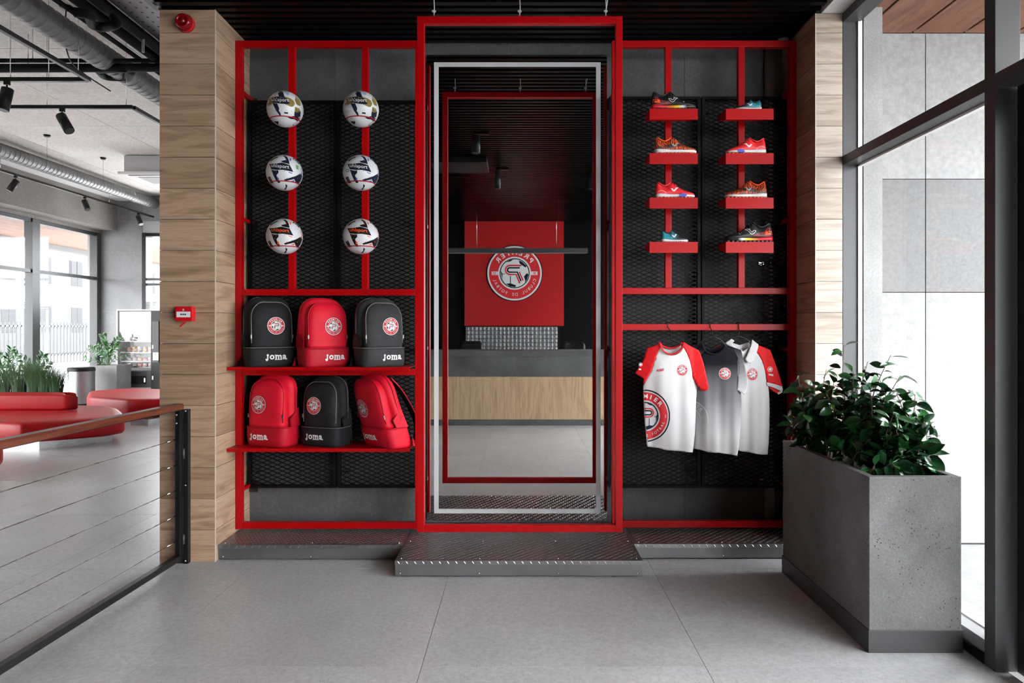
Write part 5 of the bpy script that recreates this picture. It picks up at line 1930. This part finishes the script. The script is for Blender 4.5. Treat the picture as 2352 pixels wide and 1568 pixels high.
# ================================================================== RECEPTION, BEHIND THE CAMERA (seen in the mirror)
YCF = YV(220)
rc = thing('reception_counter', 'long reception counter of dark stone and oak, seen in the mirror', 'counter', (-.2, YCF - .3, 0))
CX0, CX1, CJ = -2.3, 1.55, X_(1185, 220)
zs = {k: H - (k - VY) * H / 220 for k in (805, 818, 865, 963)}
MB().box(CX0 - .01, CX1 + .01, YCF - .72, YCF + .015, zs[818], zs[805]).build('counter_top', wall_tile, rc, bevel=.002)
for a, b in ((CX0, CJ), (CJ, CX1)):
    MB().box(a + .001, b - .001, YCF - .02, YCF, zs[865], zs[818] - .001).build('stone_panel', wall_tile, rc)
    MB().box(a + .001, b - .001, YCF - .02, YCF - .001, zs[963], zs[865] - .001).build('oak_panel', oak_front, rc)
    MB().box(a + .001, b - .001, YCF - .02, YCF - .004, 0, zs[963] - .001).build('plinth', wall_tile, rc)
MB().box(CX0, CX0 + .02, YCF - .7, YCF - .021, 0, zs[818]).box(CX1 - .02, CX1, YCF - .7, YCF - .021, 0, zs[818]).box(CX0 + .02, CX1 - .02, YCF - .06, YCF - .021, 0, zs[818]).build('carcass', black_wall, rc)

SP_ = 181
YP = YV(SP_)
sg_ = thing('logo_panel', 'red wall panel with round white and red club crest, seen in the mirror', 'sign', (X_(1181, SP_), YP, Z_(748, SP_)))
MB().box(X_(1067, SP_), X_(1295, SP_), YREAR + .002, YP, Z_(748, SP_), Z_(508, SP_)).build('board', red_plain, sg_)
cr_r = 62.5 * H / SP_
cxw, czw = X_(1182, SP_), Z_(627.5, SP_)
MB().lathe([(0, 0), (cr_r * 1.03, 0), (cr_r * 1.03, .012), (0, .012)], (cxw, YP + .001, czw), 64, axis='Y', smooth=False).build('crest_disc', black_print, sg_)
decal('crest_print', [xf(q, 0, 0, 0, cr_r, cr_r) for q in badge_shapes()], lambda u, v: (Vector((cxw - u, YP + .0135, czw + v)) - Vector(sg_.location), Vector((0, 1, 0))), CREST_MATS, sg_, .0005, .0006)

sb = thing('backsplash', 'glossy small square tiles below the red panel, seen in the mirror', 'backsplash', (X_(1175, SP_), YP - .02, Z_(850, SP_)))
MB().box(X_(1068, SP_), X_(1285, SP_), YREAR + .002, YREAR + .02, Z_(900, SP_), Z_(749, SP_)).build('tile_bed', black_satin, sb)
gl_t = mat('gloss_tile', (.16, .16, .165), .25, 0, .4)
tb = MB()
d = 9.2 * H / SP_
xx = X_(1069, SP_)
while xx + d < X_(1283, SP_):
    zz = Z_(750, SP_) - d
    while zz > Z_(860, SP_):
        g = d * .46
        c = (xx + d / 2, YREAR + .02, zz + d / 2)
        vs = [(c[0] - g, c[1], c[2] - g), (c[0] + g, c[1], c[2] - g), (c[0] + g, c[1], c[2] + g), (c[0] - g, c[1], c[2] + g), (c[0] - g * .5, c[1] + .008, c[2] - g * .5), (c[0] + g * .5, c[1] + .008, c[2] - g * .5), (c[0] + g * .5, c[1] + .008, c[2] + g * .5), (c[0] - g * .5, c[1] + .008, c[2] + g * .5)]
        tb.add(vs, [(4, 5, 6, 7), (0, 1, 5, 4), (1, 2, 6, 5), (2, 3, 7, 6), (3, 0, 4, 7)])
        zz -= d
    xx += d
tb.build('small_tiles', gl_t, sb, 'stuff')

for px, lab in ((1082, 'black chair behind the counter at the left of the mirror'), (1318, 'black chair behind the counter at the right of the mirror')):
    sc_ = 203
    x, y = X_(px, sc_), YV(sc_)
    ch = thing('office_chair', lab, 'chair', (x, y, 0))
    zt = Z_(783, sc_)
    bk = []
    for k in range(7):
        z = zt - .42 + .42 * k / 6
        hw = .20 * (1 if k < 5 else (.98 if k == 5 else .80))
        bk.append([(x + hw * sin(a) * 1.0, y - .02 - .10 * (1 - cos(a)) * 0 + .03 * abs(sin(a)), z) for a in [(-1.2 + .4 * q) for q in range(7)]] + [(x + hw * sin(a), y - .045 + .03 * abs(sin(a)), z) for a in [(1.2 - .4 * q) for q in range(7)]])
    MB().loft(bk).build('backrest', black_satin, ch)
    MB().box(x - .21, x + .21, y - .02, y + .40, .62, .68).build('seat', black_satin, ch, bevel=.02)
    MB().cyl((x, y + .19, .05), (x, y + .19, .62), .025, 12).build('column', chrome, ch)
    MB().lathe([(0, 0), (.22, 0), (.22, .02), (.03, .05), (0, .05)], (x, y + .19, 0), 24).build('base', black_satin, ch)

LP_ = 215
pd = thing('linear_pendant', 'long black linear pendant lamp over the counter, seen in the mirror', 'lamp', (X_(1187, LP_), YV(LP_), Z_(582, LP_)))
MB().box(X_(1024, LP_), X_(1350, LP_), YV(LP_) - .03, YV(LP_) + .03, Z_(581, LP_), Z_(570, LP_)).build('housing', dark_grey, pd)
MB().box(X_(1027, LP_), X_(1347, LP_), YV(LP_) - .022, YV(LP_) + .022, Z_(581, LP_) - .004, Z_(581, LP_)).build('diffuser', mat('lamp_diffuser', (.12, .12, .12), .6, emit=(1, .97, .92), estr=.04), pd)
for px in (1095, 1278):
    MB().tube([(X_(px, LP_), YV(LP_), Z_(570, LP_)), (X_(px, LP_), YV(LP_), ZS + .04)], .003, 6).build('cable', chrome, pd)

# ---- cylinder spotlights under the slats, lit, aimed at the display
can_m = mat('spot_can', (.016, .016, .016), .42, 0, .25)
lens_m = mat('spot_lens', (.8, .8, .8), .3, emit=(1, .96, .9), estr=1.5)


def spot(label, x, y, zt, ln, r, target, power, group, mount_z, can=can_m, size=70, on=True, track_dir=1):
    t = thing('spotlight', label, 'lamp', (x, y, zt), group)
    d = (Vector(target) - Vector((x, y, zt - .03))).normalized() if target is not None else Vector((0, 0, -1))
    on = on and bool(power)
    a = Vector((x, y, zt)) - d * ln * .15
    b = a + d * ln
    MB().tube([a, b], r, 20).build('can', can, t)
    MB().tube([b + d * .0005, b + d * .003], r * .86, 16).build('lens', lens_m if on else dark_grey, t)
    MB().tube([(x, y, zt - .0), (x, y, mount_z - .03)], .007, 8).build('stem', black_satin, t)
    MB().box(x - .02, x + .02 + .11 * track_dir if track_dir > 0 else x + .02, y - .017, y + .017, mount_z - .03, mount_z).build('adapter', black_satin, t)
    if on and power:
        li = bpy.data.lights.new('spot_beam', 'SPOT')
        li.energy = power
        li.color = (1.0, .965, .92)
        li.spot_size = radians(size)
        li.spot_blend = .6
        li.shadow_soft_size = r * .8
        lo = bpy.data.objects.new('spot_beam', li)
        col.objects.link(lo)
        lo.parent = t
        lo.location = b + d * .012 - Vector(t.location)
        lo.rotation_euler = d.to_track_quat('-Z', 'Y').to_euler()
    return t


G1 = 'cylinder spotlights under the slatted ceiling'
spot('cylinder spotlight under the slats, large and nearest in the mirror', X_(1093, 330), YV(330), ZS - .07, .17, .042, None, 0, G1, ZS)
spot('cylinder spotlight under the slats, centre of the mirror', X_(1143, 270), YV(270), ZS - .07, .22, .036, None, 0, G1, ZS)
spot('cylinder spotlight under the slats, half hidden by the frosted band', X_(1358, 270), YV(270), ZS - .07, .22, .036, None, 0, G1, ZS)
ac2 = thing('ceiling_cassette', 'black ceiling air unit under the slats, upper left in the mirror', 'air conditioner', (X_(1052, 290), YV(290), ZS - .10))
x0, x1, y0 = X_(985, 290), X_(1118, 290), YV(290)
MB().box(x0, x1, y0 - .55, y0, ZS - .075, ZS - .002).build('casing', black_satin, ac2, bevel=.01)
for k in range(9):
    MB().box(x0 + .04, x1 - .04, y0 - .5 + k * .05, y0 - .48 + k * .05, ZS - .082, ZS - .0755).build('grille_bar', dark_grey, ac2)

# ================================================================== LOBBY, LEFT
def blob(pts, z0, z1, r, n=4, round_top=.05):
    """soft upholstered slab from a rounded outline"""
    ring = spline([Vector(p) for p in pts], n, True)
    cx = sum(p[0] for p in ring) / len(ring)
    cy = sum(p[1] for p in ring) / len(ring)
    secs = []
    for f, z in ((.93, z0), (.985, z0 + round_top * .4), (1, z0 + round_top), (1, z1 - round_top), (.985, z1 - round_top * .4), (.95, z1 - round_top * .08), (.90, z1)):
        secs.append([(cx + (p[0] - cx) * f, cy + (p[1] - cy) * f, z) for p in ring])
    return MB().loft(secs)


def rounded(poly, r):
    out = []
    n = len(poly)
    for i in range(n):
        p, a, b = Vector(poly[i]), Vector(poly[i - 1]), Vector(poly[(i + 1) % n])
        out += [tuple(p + (a - p).normalized() * r), tuple(p + (a - p).normalized() * r * .28 + (b - p).normalized() * r * .28), tuple(p + (b - p).normalized() * r)]
    return out


def FL(px, s):     # floor-plan point
    return (X_(px, s), Y_(s))


# bench 1
b1_ = thing('lobby_bench', 'long red upholstered bench with back cushion and planted grasses', 'bench', (*FL(120, 255), 0))
seat_pl = [FL(-260, 262), FL(60, 283), FL(292, 262), FL(268, 231), FL(60, 222), FL(-260, 222)]
blob(rounded(seat_pl, .28), .10, .345, .05).build('seat', red_leather, b1_)
pl2 = [FL(-230, 262), FL(90, 274), FL(258, 259), FL(240, 236), FL(-230, 230)]
MB().prism(pl2, lambda u, v, t_: (u, v, t_), 0, .095).build('metal_plinth', steel, b1_)
bk_pl = [FL(-350, 246), FL(154, 244), FL(150, 233), FL(-350, 234)]
blob(rounded(bk_pl, .06), .346, .55, .05, 4, .03).build('back_cushion', red_leather, b1_)
tro = [FL(-240, 231), FL(150, 231), FL(146, 223), FL(-240, 223)]
MB().prism(tro, lambda u, v, t_: (u, v, t_), .30, .50).build('plant_trough', dark_grey, b1_)

b2_ = thing('lobby_bench', 'red upholstered stool-bench in front of the vending machine', 'bench', (*FL(300, 212), 0))
seat_pl = [FL(198, 206), FL(300, 217), FL(430, 211), FL(470, 188), FL(300, 180), FL(205, 188)]
blob(rounded(seat_pl, .22), .10, .37, .05).build('seat', red_leather, b2_)
MB().prism([FL(300, 219), FL(340, 221), FL(420, 208), FL(430, 190), FL(290, 188)], lambda u, v, t_: (u, v, t_), 0, .095).build('metal_plinth', steel, b2_)
b3_ = thing('lobby_stool', 'red upholstered seat just entering the left edge of the picture', 'stool', (*FL(-60, 330), 0))
blob(rounded([FL(-170, 345), FL(-30, 352), FL(12, 335), FL(-10, 310), FL(-160, 308)], .18), .10, .345, .05).build('seat', red_leather, b3_)
MB().prism([FL(-150, 340), FL(-40, 343), FL(-20, 320), FL(-150, 315)], lambda u, v, t_: (u, v, t_), 0, .095).build('metal_plinth', steel, b3_)

# grasses and leafy plants in the trough
grass_m = [mat('grass_%d' % i, c, .5) for i, c in enumerate(((.025, .085, .018), (.05, .13, .03), (.015, .055, .015)))]
zz_m = [mat('zz_leaf_%d' % i, c, .3) for i, c in enumerate(((.02, .11, .02), (.035, .16, .028), (.012, .07, .014)))]


def grass(label, px, s, h_px, n, seed, spread=.09):
    r = random.Random(seed)
    x, y = FL(px, s)
    z0 = .48
    t = thing('grass_tuft', label, 'plant', (x, y, z0), 'grass tufts behind the red bench')
    mb = MB()
    hh = h_px * H / s
    for k in range(n):
        a = r.uniform(0, 6.28)
        rr = r.uniform(0, .085)
        l = hh * r.uniform(.7, 1.05)
        bend = r.uniform(.2, 1.0) * spread * (l / .3)
        w_ = r.uniform(.0022, .004)
        bx, by = x + rr * cos(a), y + rr * sin(a)
        vs, fs = [], []
        for q in range(5):
            f = q / 4
            cx, cy, cz = bx + cos(a) * bend * f * f, by + sin(a) * bend * f * f, z0 + l * (f - .12 * f * f)
            ww = w_ * (1 - .85 * f)
            vs += [(cx - ww, cy, cz), (cx + ww, cy, cz)]
        for q in range(4):
            fs.append((2 * q, 2 * q + 1, 2 * q + 3, 2 * q + 2))
        mb.add(vs, fs, r.randrange(3), True)
    mb.build('blades', grass_m, t, 'stuff', fix=False)
    return t


gl_ = [(-40, 78, 'grass tuft at the left picture edge behind the red bench'), (12, 84, 'grass tuft first from the left picture edge'), (45, 98, 'tall grass tuft second from the left picture edge'), (80, 90, 'grass tuft in the middle of the bench planting'), (104, 88, 'grass tuft before the window mullion'), (128, 78, 'small grass tuft at the right end of the bench planting')]
for k, (px, hp, lab) in enumerate(gl_):
    grass(lab, px, 227, hp, 300, 60 + k, .14)


def zz_plant(label, x, y, z0, stems_, seed, name='leafy_plant', group=None):
    r = random.Random(seed)
    t = thing(name, label, 'plant', (x, y, z0), group)
    st = MB()
    lf_ = MB()
    for (dx, dy, hz, n) in stems_:
        p0, p1 = Vector((x, y, z0)), Vector((x + dx, y + dy, z0 + hz))
        mid = (p0 + p1) / 2 + Vector((-dx * .22, -dy * .2, hz * .12))
        pts = [Vector(q) for q in spline([p0, mid, p1], 8)]
        st.tube(pts, [.009 * (1 - .6 * i / (len(pts) - 1)) for i in range(len(pts))], 5)
        for k in range(n):
            f = .42 + .58 * k / max(1, n - 1)
            i = min(len(pts) - 2, int(f * (len(pts) - 1)))
            q = pts[i]
            d = (pts[i + 1] - pts[i]).normalized()
            for sgn in (-1, 1):
                sd = Vector((d.z, .35 * r.uniform(-1, 1), -d.x)).normalized() * sgn
                lv = (sd * .85 + d * .6).normalized()
                ln = .105 * r.uniform(.75, 1.1) * (1 - .3 * abs(f - .65))
                wv = lv.cross(Vector((0, -1, .2))).normalized() * ln * .19
                b = q
                lf_.add([b, b + lv * ln * .35 + wv, b + lv * ln * .7 + wv * .8, b + lv * ln, b + lv * ln * .7 - wv * .8, b + lv * ln * .35 - wv, b + lv * ln * .5 + Vector((0, -.01, 0))],
                        [(0, 1, 6), (1, 2, 6), (2, 3, 6), (3, 4, 6), (4, 5, 6), (5, 0, 6)], r.randrange(3), True)
    st.build('stems', grass_m[1], t)
    lf_.build('leaflets', zz_m, t, 'stuff', fix=False)
    return t


xg, yg = FL(30, 224)
zz_plant('broad-leaved plant rising behind the grass at the left edge', xg - .15, yg + .05, .48, [(-.25, 0, .55, 8), (.05, .05, .68, 9), (.22, -.04, .60, 8), (-.08, -.05, .6, 8), (.34, .04, .45, 7)], 5)
xg, yg = FL(70, 224)
zz_plant('broad-leaved plant behind the grass, before the mullion', xg + .05, yg + .05, .48, [(-.2, 0, .5, 7), (.08, .04, .58, 8), (.2, -.02, .48, 7)], 6)

# trash bin
bn = thing('trash_bin', 'brushed steel trash bin with black lid beside the benches', 'bin', (*FL(187, 172), 0))
x, y = FL(187, 172)
rb = 27 * H / 172
MB().lathe([(0, 0), (rb * .97, 0), (rb * .97, .03), (0, .03)], (x, y, 0), 32).build('base_ring', black_satin, bn)
ztop = Z_(852, 172)
MB().lathe([(0, .031), (rb, .031), (rb, ztop), (0, ztop)], (x, y, 0), 48, smooth=False).build('drum', bin_steel, bn)
MB().lathe([(0, 0), (rb * 1.04, 0), (rb * 1.04, .05), (rb * .96, .075), (0, .075)], (x, y, ztop + .001), 48, smooth=False).build('lid', black_satin, bn)

# concrete planter with leafy plant
cpz = Z_(839, 166)
cpl = thing('concrete_planter', 'small pale concrete planter between the bin and vending machine', 'planter', (*FL(238, 166), 0))
x0, x1 = X_(207, 166), X_(268, 166)
y0 = Y_(166)
mb = MB()
o = [(x0, y0), (x1, y0), (x1, y0 + .5), (x0, y0 + .5)]
i_ = [(x0 + .03, y0 + .03), (x1 - .03, y0 + .03), (x1 - .03, y0 + .47), (x0 + .03, y0 + .47)]
vs = [(a, b, 0) for a, b in o] + [(a, b, cpz) for a, b in o] + [(a, b, cpz) for a, b in i_] + [(a, b, cpz - .1) for a, b in i_]
fs = [(0, 1, 2, 3)]
for a in range(4):
    b = (a + 1) % 4
    fs += [(a, b, b + 4, a + 4), (a + 4, b + 4, b + 8, a + 8), (a + 8, b + 8, b + 12, a + 12)]
fs.append((12, 13, 14, 15))
mb.add(vs, fs).build('box_body', planter_pale, cpl)
MB().box(x0 + .032, x1 - .032, y0 + .032, y0 + .468, cpz - .095, cpz - .04).build('soil_fill', soil, cpl)
zz_plant('glossy leafy plant with arching stems in the small concrete planter', (x0 + x1) / 2 - .05, y0 + .25, cpz - .05, [(-.42, 0, .40, 9), (-.48, -.05, .18, 6), (-.12, 0, .66, 10), (.22, 0, .60, 9), (.34, .02, .26, 4), (.1, 0, .46, 8), (-.28, .05, .46, 8), (.02, -.06, .50, 7), (.2, -.02, .42, 6)], 15)

# vending machine
SV = 160
vm = thing('vending_machine', 'white-lit snack vending machine at the end of the lobby', 'vending machine', (*FL(318, SV), 0))
x0, x1, y0 = X_(267, SV), X_(372, SV), Y_(SV)
zt_, zb_ = Z_(710, SV), 0.03
vend_white = mat('vending_white', (.72, .72, .72), .4)
MB().box(x0, x0 + .03, y0, y0 + .7, zb_, zt_).box(x1 - .03, x1, y0, y0 + .7, zb_, zt_).box(x0 + .03, x1 - .03, y0, y0 + .7, zt_ - .03, zt_).box(x0 + .03, x1 - .03, y0 + .67, y0 + .7, zb_, zt_ - .03).build('cabinet', vend_white, vm)
gx0, gx1 = X_(274, SV), X_(347, SV)
gz0, gz1 = Z_(853, SV), Z_(715, SV)
MB().box(gx0, gx1, y0 + .40, y0 + .41, gz0, gz1).build('lit_back', mat('vending_light', (.8, .8, .8), .5, emit=(1, 1, 1), estr=.15), vm)
MB().box(gx0, gx1, y0 + .004, y0 + .010, gz0, gz1).build('window_glass', glass, vm)
MB().box(gx1 + .002, x1 - .032, y0 - .01, y0 + .12, zb_, zt_ - .032).build('control_panel', black_satin, vm)
MB().box(x0 + .032, gx1, y0 - .004, y0 + .1, Z_(889, SV), gz0 - .002).build('delivery_panel', dark_grey, vm)
MB().box(X_(281, SV), X_(336, SV), y0 - .012, y0 - .0045, Z_(882, SV), Z_(863, SV)).build('delivery_flap', black_satin, vm, bevel=.004)
for px in (283, 333):
    MB().box(X_(px - 1.2, SV), X_(px + 1.2, SV), y0 - .016, y0 - .0125, Z_(877, SV), Z_(868, SV)).build('flap_light', lens_m, vm)
MB().box(x0 + .032, gx1, y0 + .001, y0 + .02, zb_, Z_(890, SV)).build('kick_panel', vend_white, vm)
# coffee dispenser details on the dark right half
MB().box(X_(351, SV), X_(366, SV), y0 - .03, y0 - .011, Z_(832, SV), Z_(738, SV)).build('dispenser_bezel', dark_grey, vm)
MB().box(X_(353, SV), X_(366, SV), y0 - .034, y0 - .0305, Z_(827, SV), Z_(809, SV)).build('label_plate', vend_white, vm)
for yy in (796, 867):
    MB().box(X_(351.5, SV), X_(353.5, SV), y0 - .036, y0 - .031, Z_(yy + 4, SV), Z_(yy - 4, SV)).build('key_light', lens_m, vm)
pack_cols = [(.75, .75, .75), (.7, .25, .2), (.55, .55, .58), (.75, .45, .2), (.4, .4, .42), (.65, .6, .6)]
pm_ = [mat('snack_%d' % i, c, .35) for i, c in enumerate(pack_cols)]
rv_ = random.Random(9)
rows = [(738, 16), (763, 14), (783, 13), (809, 13), (829, 8), (843, 10)]
words = ['top', 'second', 'third', 'fourth', 'fifth', 'lowest']
for r_, (yy, hh) in enumerate(rows):
    zr = Z_(yy, SV)
    MB().box(gx0 + .005, gx1 - .005, y0 + .06, y0 + .38, zr - .012, zr).build('tray', steel, vm)
    for k in range(5):
        cx = gx0 + .16 + (gx1 - gx0 - .22) * k / 4
        hz_ = hh * H / SV * rv_.uniform(.8, 1.0)
        wv = .042
        g = thing('snack_packet', '%s snack packet on the %s tray inside the vending machine' % (('leftmost', 'second', 'middle', 'fourth', 'rightmost')[k], words[r_]), 'snack', (cx, y0 + .09, zr + .0005), 'snack packets on the %s vending tray' % words[r_])
        secs = []
        for f, dd in ((0, .004), (.06, .004), (.3, .02), (.7, .02), (.94, .004), (1, .003)):
            secs.append([(cx - wv, y0 + .10 - dd, zr + .001 + hz_ * f), (cx + wv, y0 + .10 - dd, zr + .001 + hz_ * f), (cx + wv, y0 + .10 + dd, zr + .001 + hz_ * f), (cx - wv, y0 + .10 + dd, zr + .001 + hz_ * f)])
        mi = rv_.randrange(6)
        MB().loft(secs).build('wrapper', pm_[mi], g)
        MB().box(cx - wv * .8, cx + wv * .8, y0 + .0785, y0 + .0795, zr + hz_ * .35, zr + hz_ * .6).build('label_band', pm_[(mi + 1) % 6], g)

# ---- services under the lobby ceiling
def duct(label, x, z, r, y0, y1, seg=.10, col_=galv, name='spiral_duct'):
    t = thing(name, label, 'duct', (x, (y0 + y1) / 2, z - r))
    prof = []
    y = y0
    while y < y1:
        prof += [(r, y), (r, y + seg * .6), (r * 1.05, y + seg * .72), (r * 1.05, y + seg * .88)]
        y += seg
    prof.append((r, y1))
    MB().lathe(prof, (x, 0, z), 28, axis='Y', smooth=False).build('duct_run', col_, t)
    for yy in (y0 + .8, (y0 + y1) / 2, y1 - .9):
        MB().tube([(x, yy, z + r), (x, yy, ZC)], .004, 6).build('hanger_rod', chrome, t)
        MB().lathe([(r * 1.05, yy - .015), (r * 1.05, yy + .015)], (x, 0, z), 28, axis='Y').build('hanger_band', chrome, t)
    return t


duct('big galvanised spiral duct crossing the upper left lobby ceiling', -2.86 * H, 2.86 * H, .115, 3.2, 13.5)
duct('long galvanised spiral duct beside the concrete beam', -5.62 * H, 2.93 * H, .11, 4, YLB - .05)


def pipe(label, pts, r, m=insul, n=12, clamps=()):
    t = thing('ceiling_pipe', label, 'pipe', pts[0], 'black insulated pipes under the lobby ceiling')
    MB().tube(pts, r, n).build('pipe_run', m, t)
    for c in clamps:
        c = Vector(c)
        MB().tube([c, (c.x, c.y, ZC)], .004, 6).build('hanger_rod', chrome, t)
    return t


def CP(px, py, z):      # point at height z seen at a photo position
    s = (VY - py) / ((z - H) / H)
    return P(px, py, s)


zp = 2.86 * H
for k, (a, b, r, lab) in enumerate((((215, 0), (366, 112), .05, 'thick black pipe nearest the oak column'), ((172, 0), (366, 140), .045, 'thick black pipe second from the oak column'), ((140, 0), (366, 168), .022, 'thin black pipe third from the oak column'))):
    p1 = CP(*b, zp)
    x = p1.x
    pipe(lab, [(x, 3.0, zp), (x, 14.0, zp)], r, clamps=[(x, 6, zp + r), (x, 8.5, zp + r), (x, 11, zp + r)])
zq = 2.80 * H
p0 = CP(0, 161, zq)
pipe('black pipe crossing the lobby with a drop under the big duct', spline([(-9, p0.y, zq), CP(205, 156, zq), CP(225, 160, zq), CP(238, 172, zq), CP(255, 176, zq), CP(290, 176, zq), CP(300, 165, zq), CP(320, 155, zq), (XLO - .05, p0.y, zq)], 6), .042, clamps=[(X_(65, HF / p0.y), p0.y, zq + .03), (X_(195, HF / p0.y), p0.y, zq + .03)])
p0 = CP(0, 139, zq + .05)
pipe('thin black pipe crossing just above the dropped pipe', [(-9, p0.y, zq + .05), (XLO - .05, p0.y, zq + .05)], .02, clamps=[(X_(75, HF / p0.y), p0.y, zq + .05)])
zu = 2.66 * H
pts = [CP(170, 28, zu), CP(185, 30, zu), CP(205, 35, zu), CP(208, 48, zu), CP(215, 58, zu), CP(240, 62, zu), CP(268, 54, zu), CP(262, 40, zu + .1)]
pipe('looping black pipe bend near the top of the picture', spline(pts, 6), .036)

trk = thing('lighting_track', 'black ceiling lighting track forming a corner, upper left lobby', 'lighting track', CP(205, 183, 2.56 * H))
zt2 = 2.56 * H
pa, pb, pc = CP(0, 66, zt2), CP(205, 183, zt2), CP(0, 180, zt2)
MB().bar((pb.x, .5, zt2), (pb.x, pb.y, zt2), .035, .035, up=(0, 0, 1)).build('track_run', black_satin, trk)
MB().bar((-9, pb.y, zt2), (pb.x - .018, pb.y, zt2), .035, .035, up=(0, 0, 1)).build('track_run', black_satin, trk)
for px in (24, 112, 180):
    xx = X_(px, HF / pb.y)
    MB().tube([(xx, pb.y, zt2 + .018), (xx, pb.y, ZC)], .003, 6).build('hanger_wire', chrome, trk)
trk2 = thing('lighting_track', 'black ceiling lighting track bending toward the oak column', 'lighting track', CP(305, 246, zt2))
pd_ = CP(305, 246, zt2)
MB().bar((-9, pd_.y, zt2), (pd_.x, pd_.y, zt2), .035, .035, up=(0, 0, 1)).build('track_run', black_satin, trk2)
MB().bar((pd_.x, pd_.y + .018, zt2), (pd_.x, 13.5, zt2), .035, .035, up=(0, 0, 1)).build('track_run', black_satin, trk2)
for px in (108, 290):
    xx = X_(px, HF / pd_.y)
    MB().tube([(xx, pd_.y, zt2 + .018), (xx, pd_.y, ZC)], .003, 6).build('hanger_wire', chrome, trk2)
trk3 = thing('lighting_track', 'black ceiling lighting track running along the spiral duct', 'lighting track', (-5.5 * H, 12, 2.82 * H))
zt3 = 2.72 * H
x3 = -5.62 * H
MB().bar((x3, 4, zt3), (x3, YLB - .05, zt3), .035, .035, up=(0, 0, 1)).build('track_run', black_satin, trk3)
for yy in (10.6, 13.4):
    MB().tube([(x3, yy, zt3 + .018), (x3, yy, 2.93 * H - .11)], .003, 6).build('hanger_wire', chrome, trk3)


def lobby_spot(label, px, py, z, y, tgt, power):
    x = X_(px, HF / y)
    return spot(label, x, y, z - .11, .20, .048, tgt, power, 'track spotlights in the lobby', z - .018, size=80, on=bool(power), track_dir=-1)


lobby_spot('track spotlight pointing down, upper left by the corner track', 16, 215, zt2, pb.y, (X_(16, HF / pb.y) - .3, pb.y - .6, 0), 0)
lobby_spot('track spotlight tilted right, centre of the lobby ceiling', 143, 280, zt2, pd_.y, (X_(143, HF / pd_.y) + 2.4, pd_.y - .9, 0), 0)
for lab, px in (('track spotlight below the duct, first from the left edge', 36), ('track spotlight below the duct, second from the left edge', 195), ('track spotlight below the duct, nearest the lobby corner', 318)):
    yy = HF * (x3 / H) / (px - VX)
    lobby_spot(lab, px, 0, zt3, yy, (x3 + (1.8 if px > 100 else -1.5), yy - 1.0, 0.4), 0)

acu = thing('air_conditioner', 'white ceiling air unit beside the oak column', 'air conditioner', CP(330, 395, 2.9 * H))
SA = 196
x0, x1, y0 = X_(285, SA), X_(285, SA) + .8, Y_(SA)
MB().box(x0, x1, y0, y0 + .8, Z_(395, SA), Z_(357, SA)).build('casing', mat('ac_grey', (.5, .5, .5), .5), acu)
MB().box(x0 - .07, x1 + .07, y0 - .07, y0 + .87, Z_(395, SA) - .05, Z_(395, SA) - .001).build('panel', white_paint, acu, bevel=.01)
MB().box(x0 + .08, x1 - .08, y0 - .02, y0 + .02, Z_(395, SA) - .058, Z_(395, SA) - .051).build('vent_flap', dark_grey, acu)
MB().box(x0 + .15, x1 - .15, y0 + .15, y0 + .65, Z_(395, SA) - .058, Z_(395, SA) - .051).build('grille', mat('ac_grille', (.4, .4, .4), .6), acu)

ct = thing('cable_tray', 'perforated galvanised cable tray above the pipes by the column', 'cable tray', CP(330, 30, 2.93 * H))
xx = CP(366, 62, 2.9 * H).x
MB().box(xx - .15, xx + .15, 3.2, 13, 2.9 * H, 2.9 * H + .003).box(xx - .153, xx - .15, 3.2, 13, 2.9 * H, 2.9 * H + .06).box(xx + .15, xx + .153, 3.2, 13, 2.9 * H, 2.9 * H + .06).build('tray_run', galv, ct)
hl = MB()
yy = 4.0
while yy < 12:
    for q in (-.09, 0, .09):
        hl.lathe([(0, 0), (.012, 0)], (xx + q, yy, 2.9 * H - .0006), 8)
    yy += .09
hl.build('perforations', black_print, ct, 'stuff')
MB().tube([CP(329, 120, 2.75 * H), (CP(329, 120, 2.75 * H).x, CP(329, 120, 2.75 * H).y, ZC - .001)], .012, 8).build('drop_rod', pvc, ct)

em = thing('emergency_lamp', 'small white oval emergency lamp on a drop pole', 'lamp', P(309, 228, 215))
c = P(309, 228, 215)
MB().sphere((0, 0, 0), .06, 20, sz=1.4).build('body', white_paint, em, world=False)
MB().box(.02, .10, -.02, .02, -.01, .08).build('bracket', black_satin, em, world=False)
MB().tube([(.125, 0, -.04), (.125, 0, ZC - c.z)], .018, 10).build('drop_pole', pvc, em, world=False)
MB().tube(spline([(.06, 0, -.02), (.10, 0, -.03), (.125, 0, -.03)], 4), .006, 6).build('arm', chrome, em, world=False)

for px, py, lab in ((108, 310, 'thin pendant wire with small ceiling rose, left of the pair'), (237, 362, 'thin pendant wire with small ceiling rose, right of the pair')):
    p = CP(px, py, ZC)
    t = thing('ceiling_wire', lab, 'wire', (p.x, p.y, ZC - .6), 'pendant wires in the lobby')
    MB().cyl((p.x, p.y, ZC - .03), (p.x, p.y, ZC - .0005), .035, 14, r2=.05).build('ceiling_rose', black_satin, t)
    MB().tube([(p.x, p.y, ZC - .03), (p.x, p.y, zt3 + .02)], .0018, 5).build('wire', black_metal, t)
p = CP(152, 15, ZC)
t = thing('ceiling_wire', 'black power cable hanging from the ceiling to the corner track', 'wire', (p.x, p.y, zt2))
MB().cyl((p.x, p.y, ZC - .03), (p.x, p.y, ZC - .0005), .04, 14, r2=.06).build('ceiling_rose', black_satin, t)
MB().tube(spline([(p.x, p.y, ZC - .03), (p.x - .01, p.y, ZC - .3), (p.x + .01, p.y + .1, zt2 + .2), (pb.x - .02, p.y + .25, zt2 + .02)], 5), .006, 6).build('wire', black_metal, t)
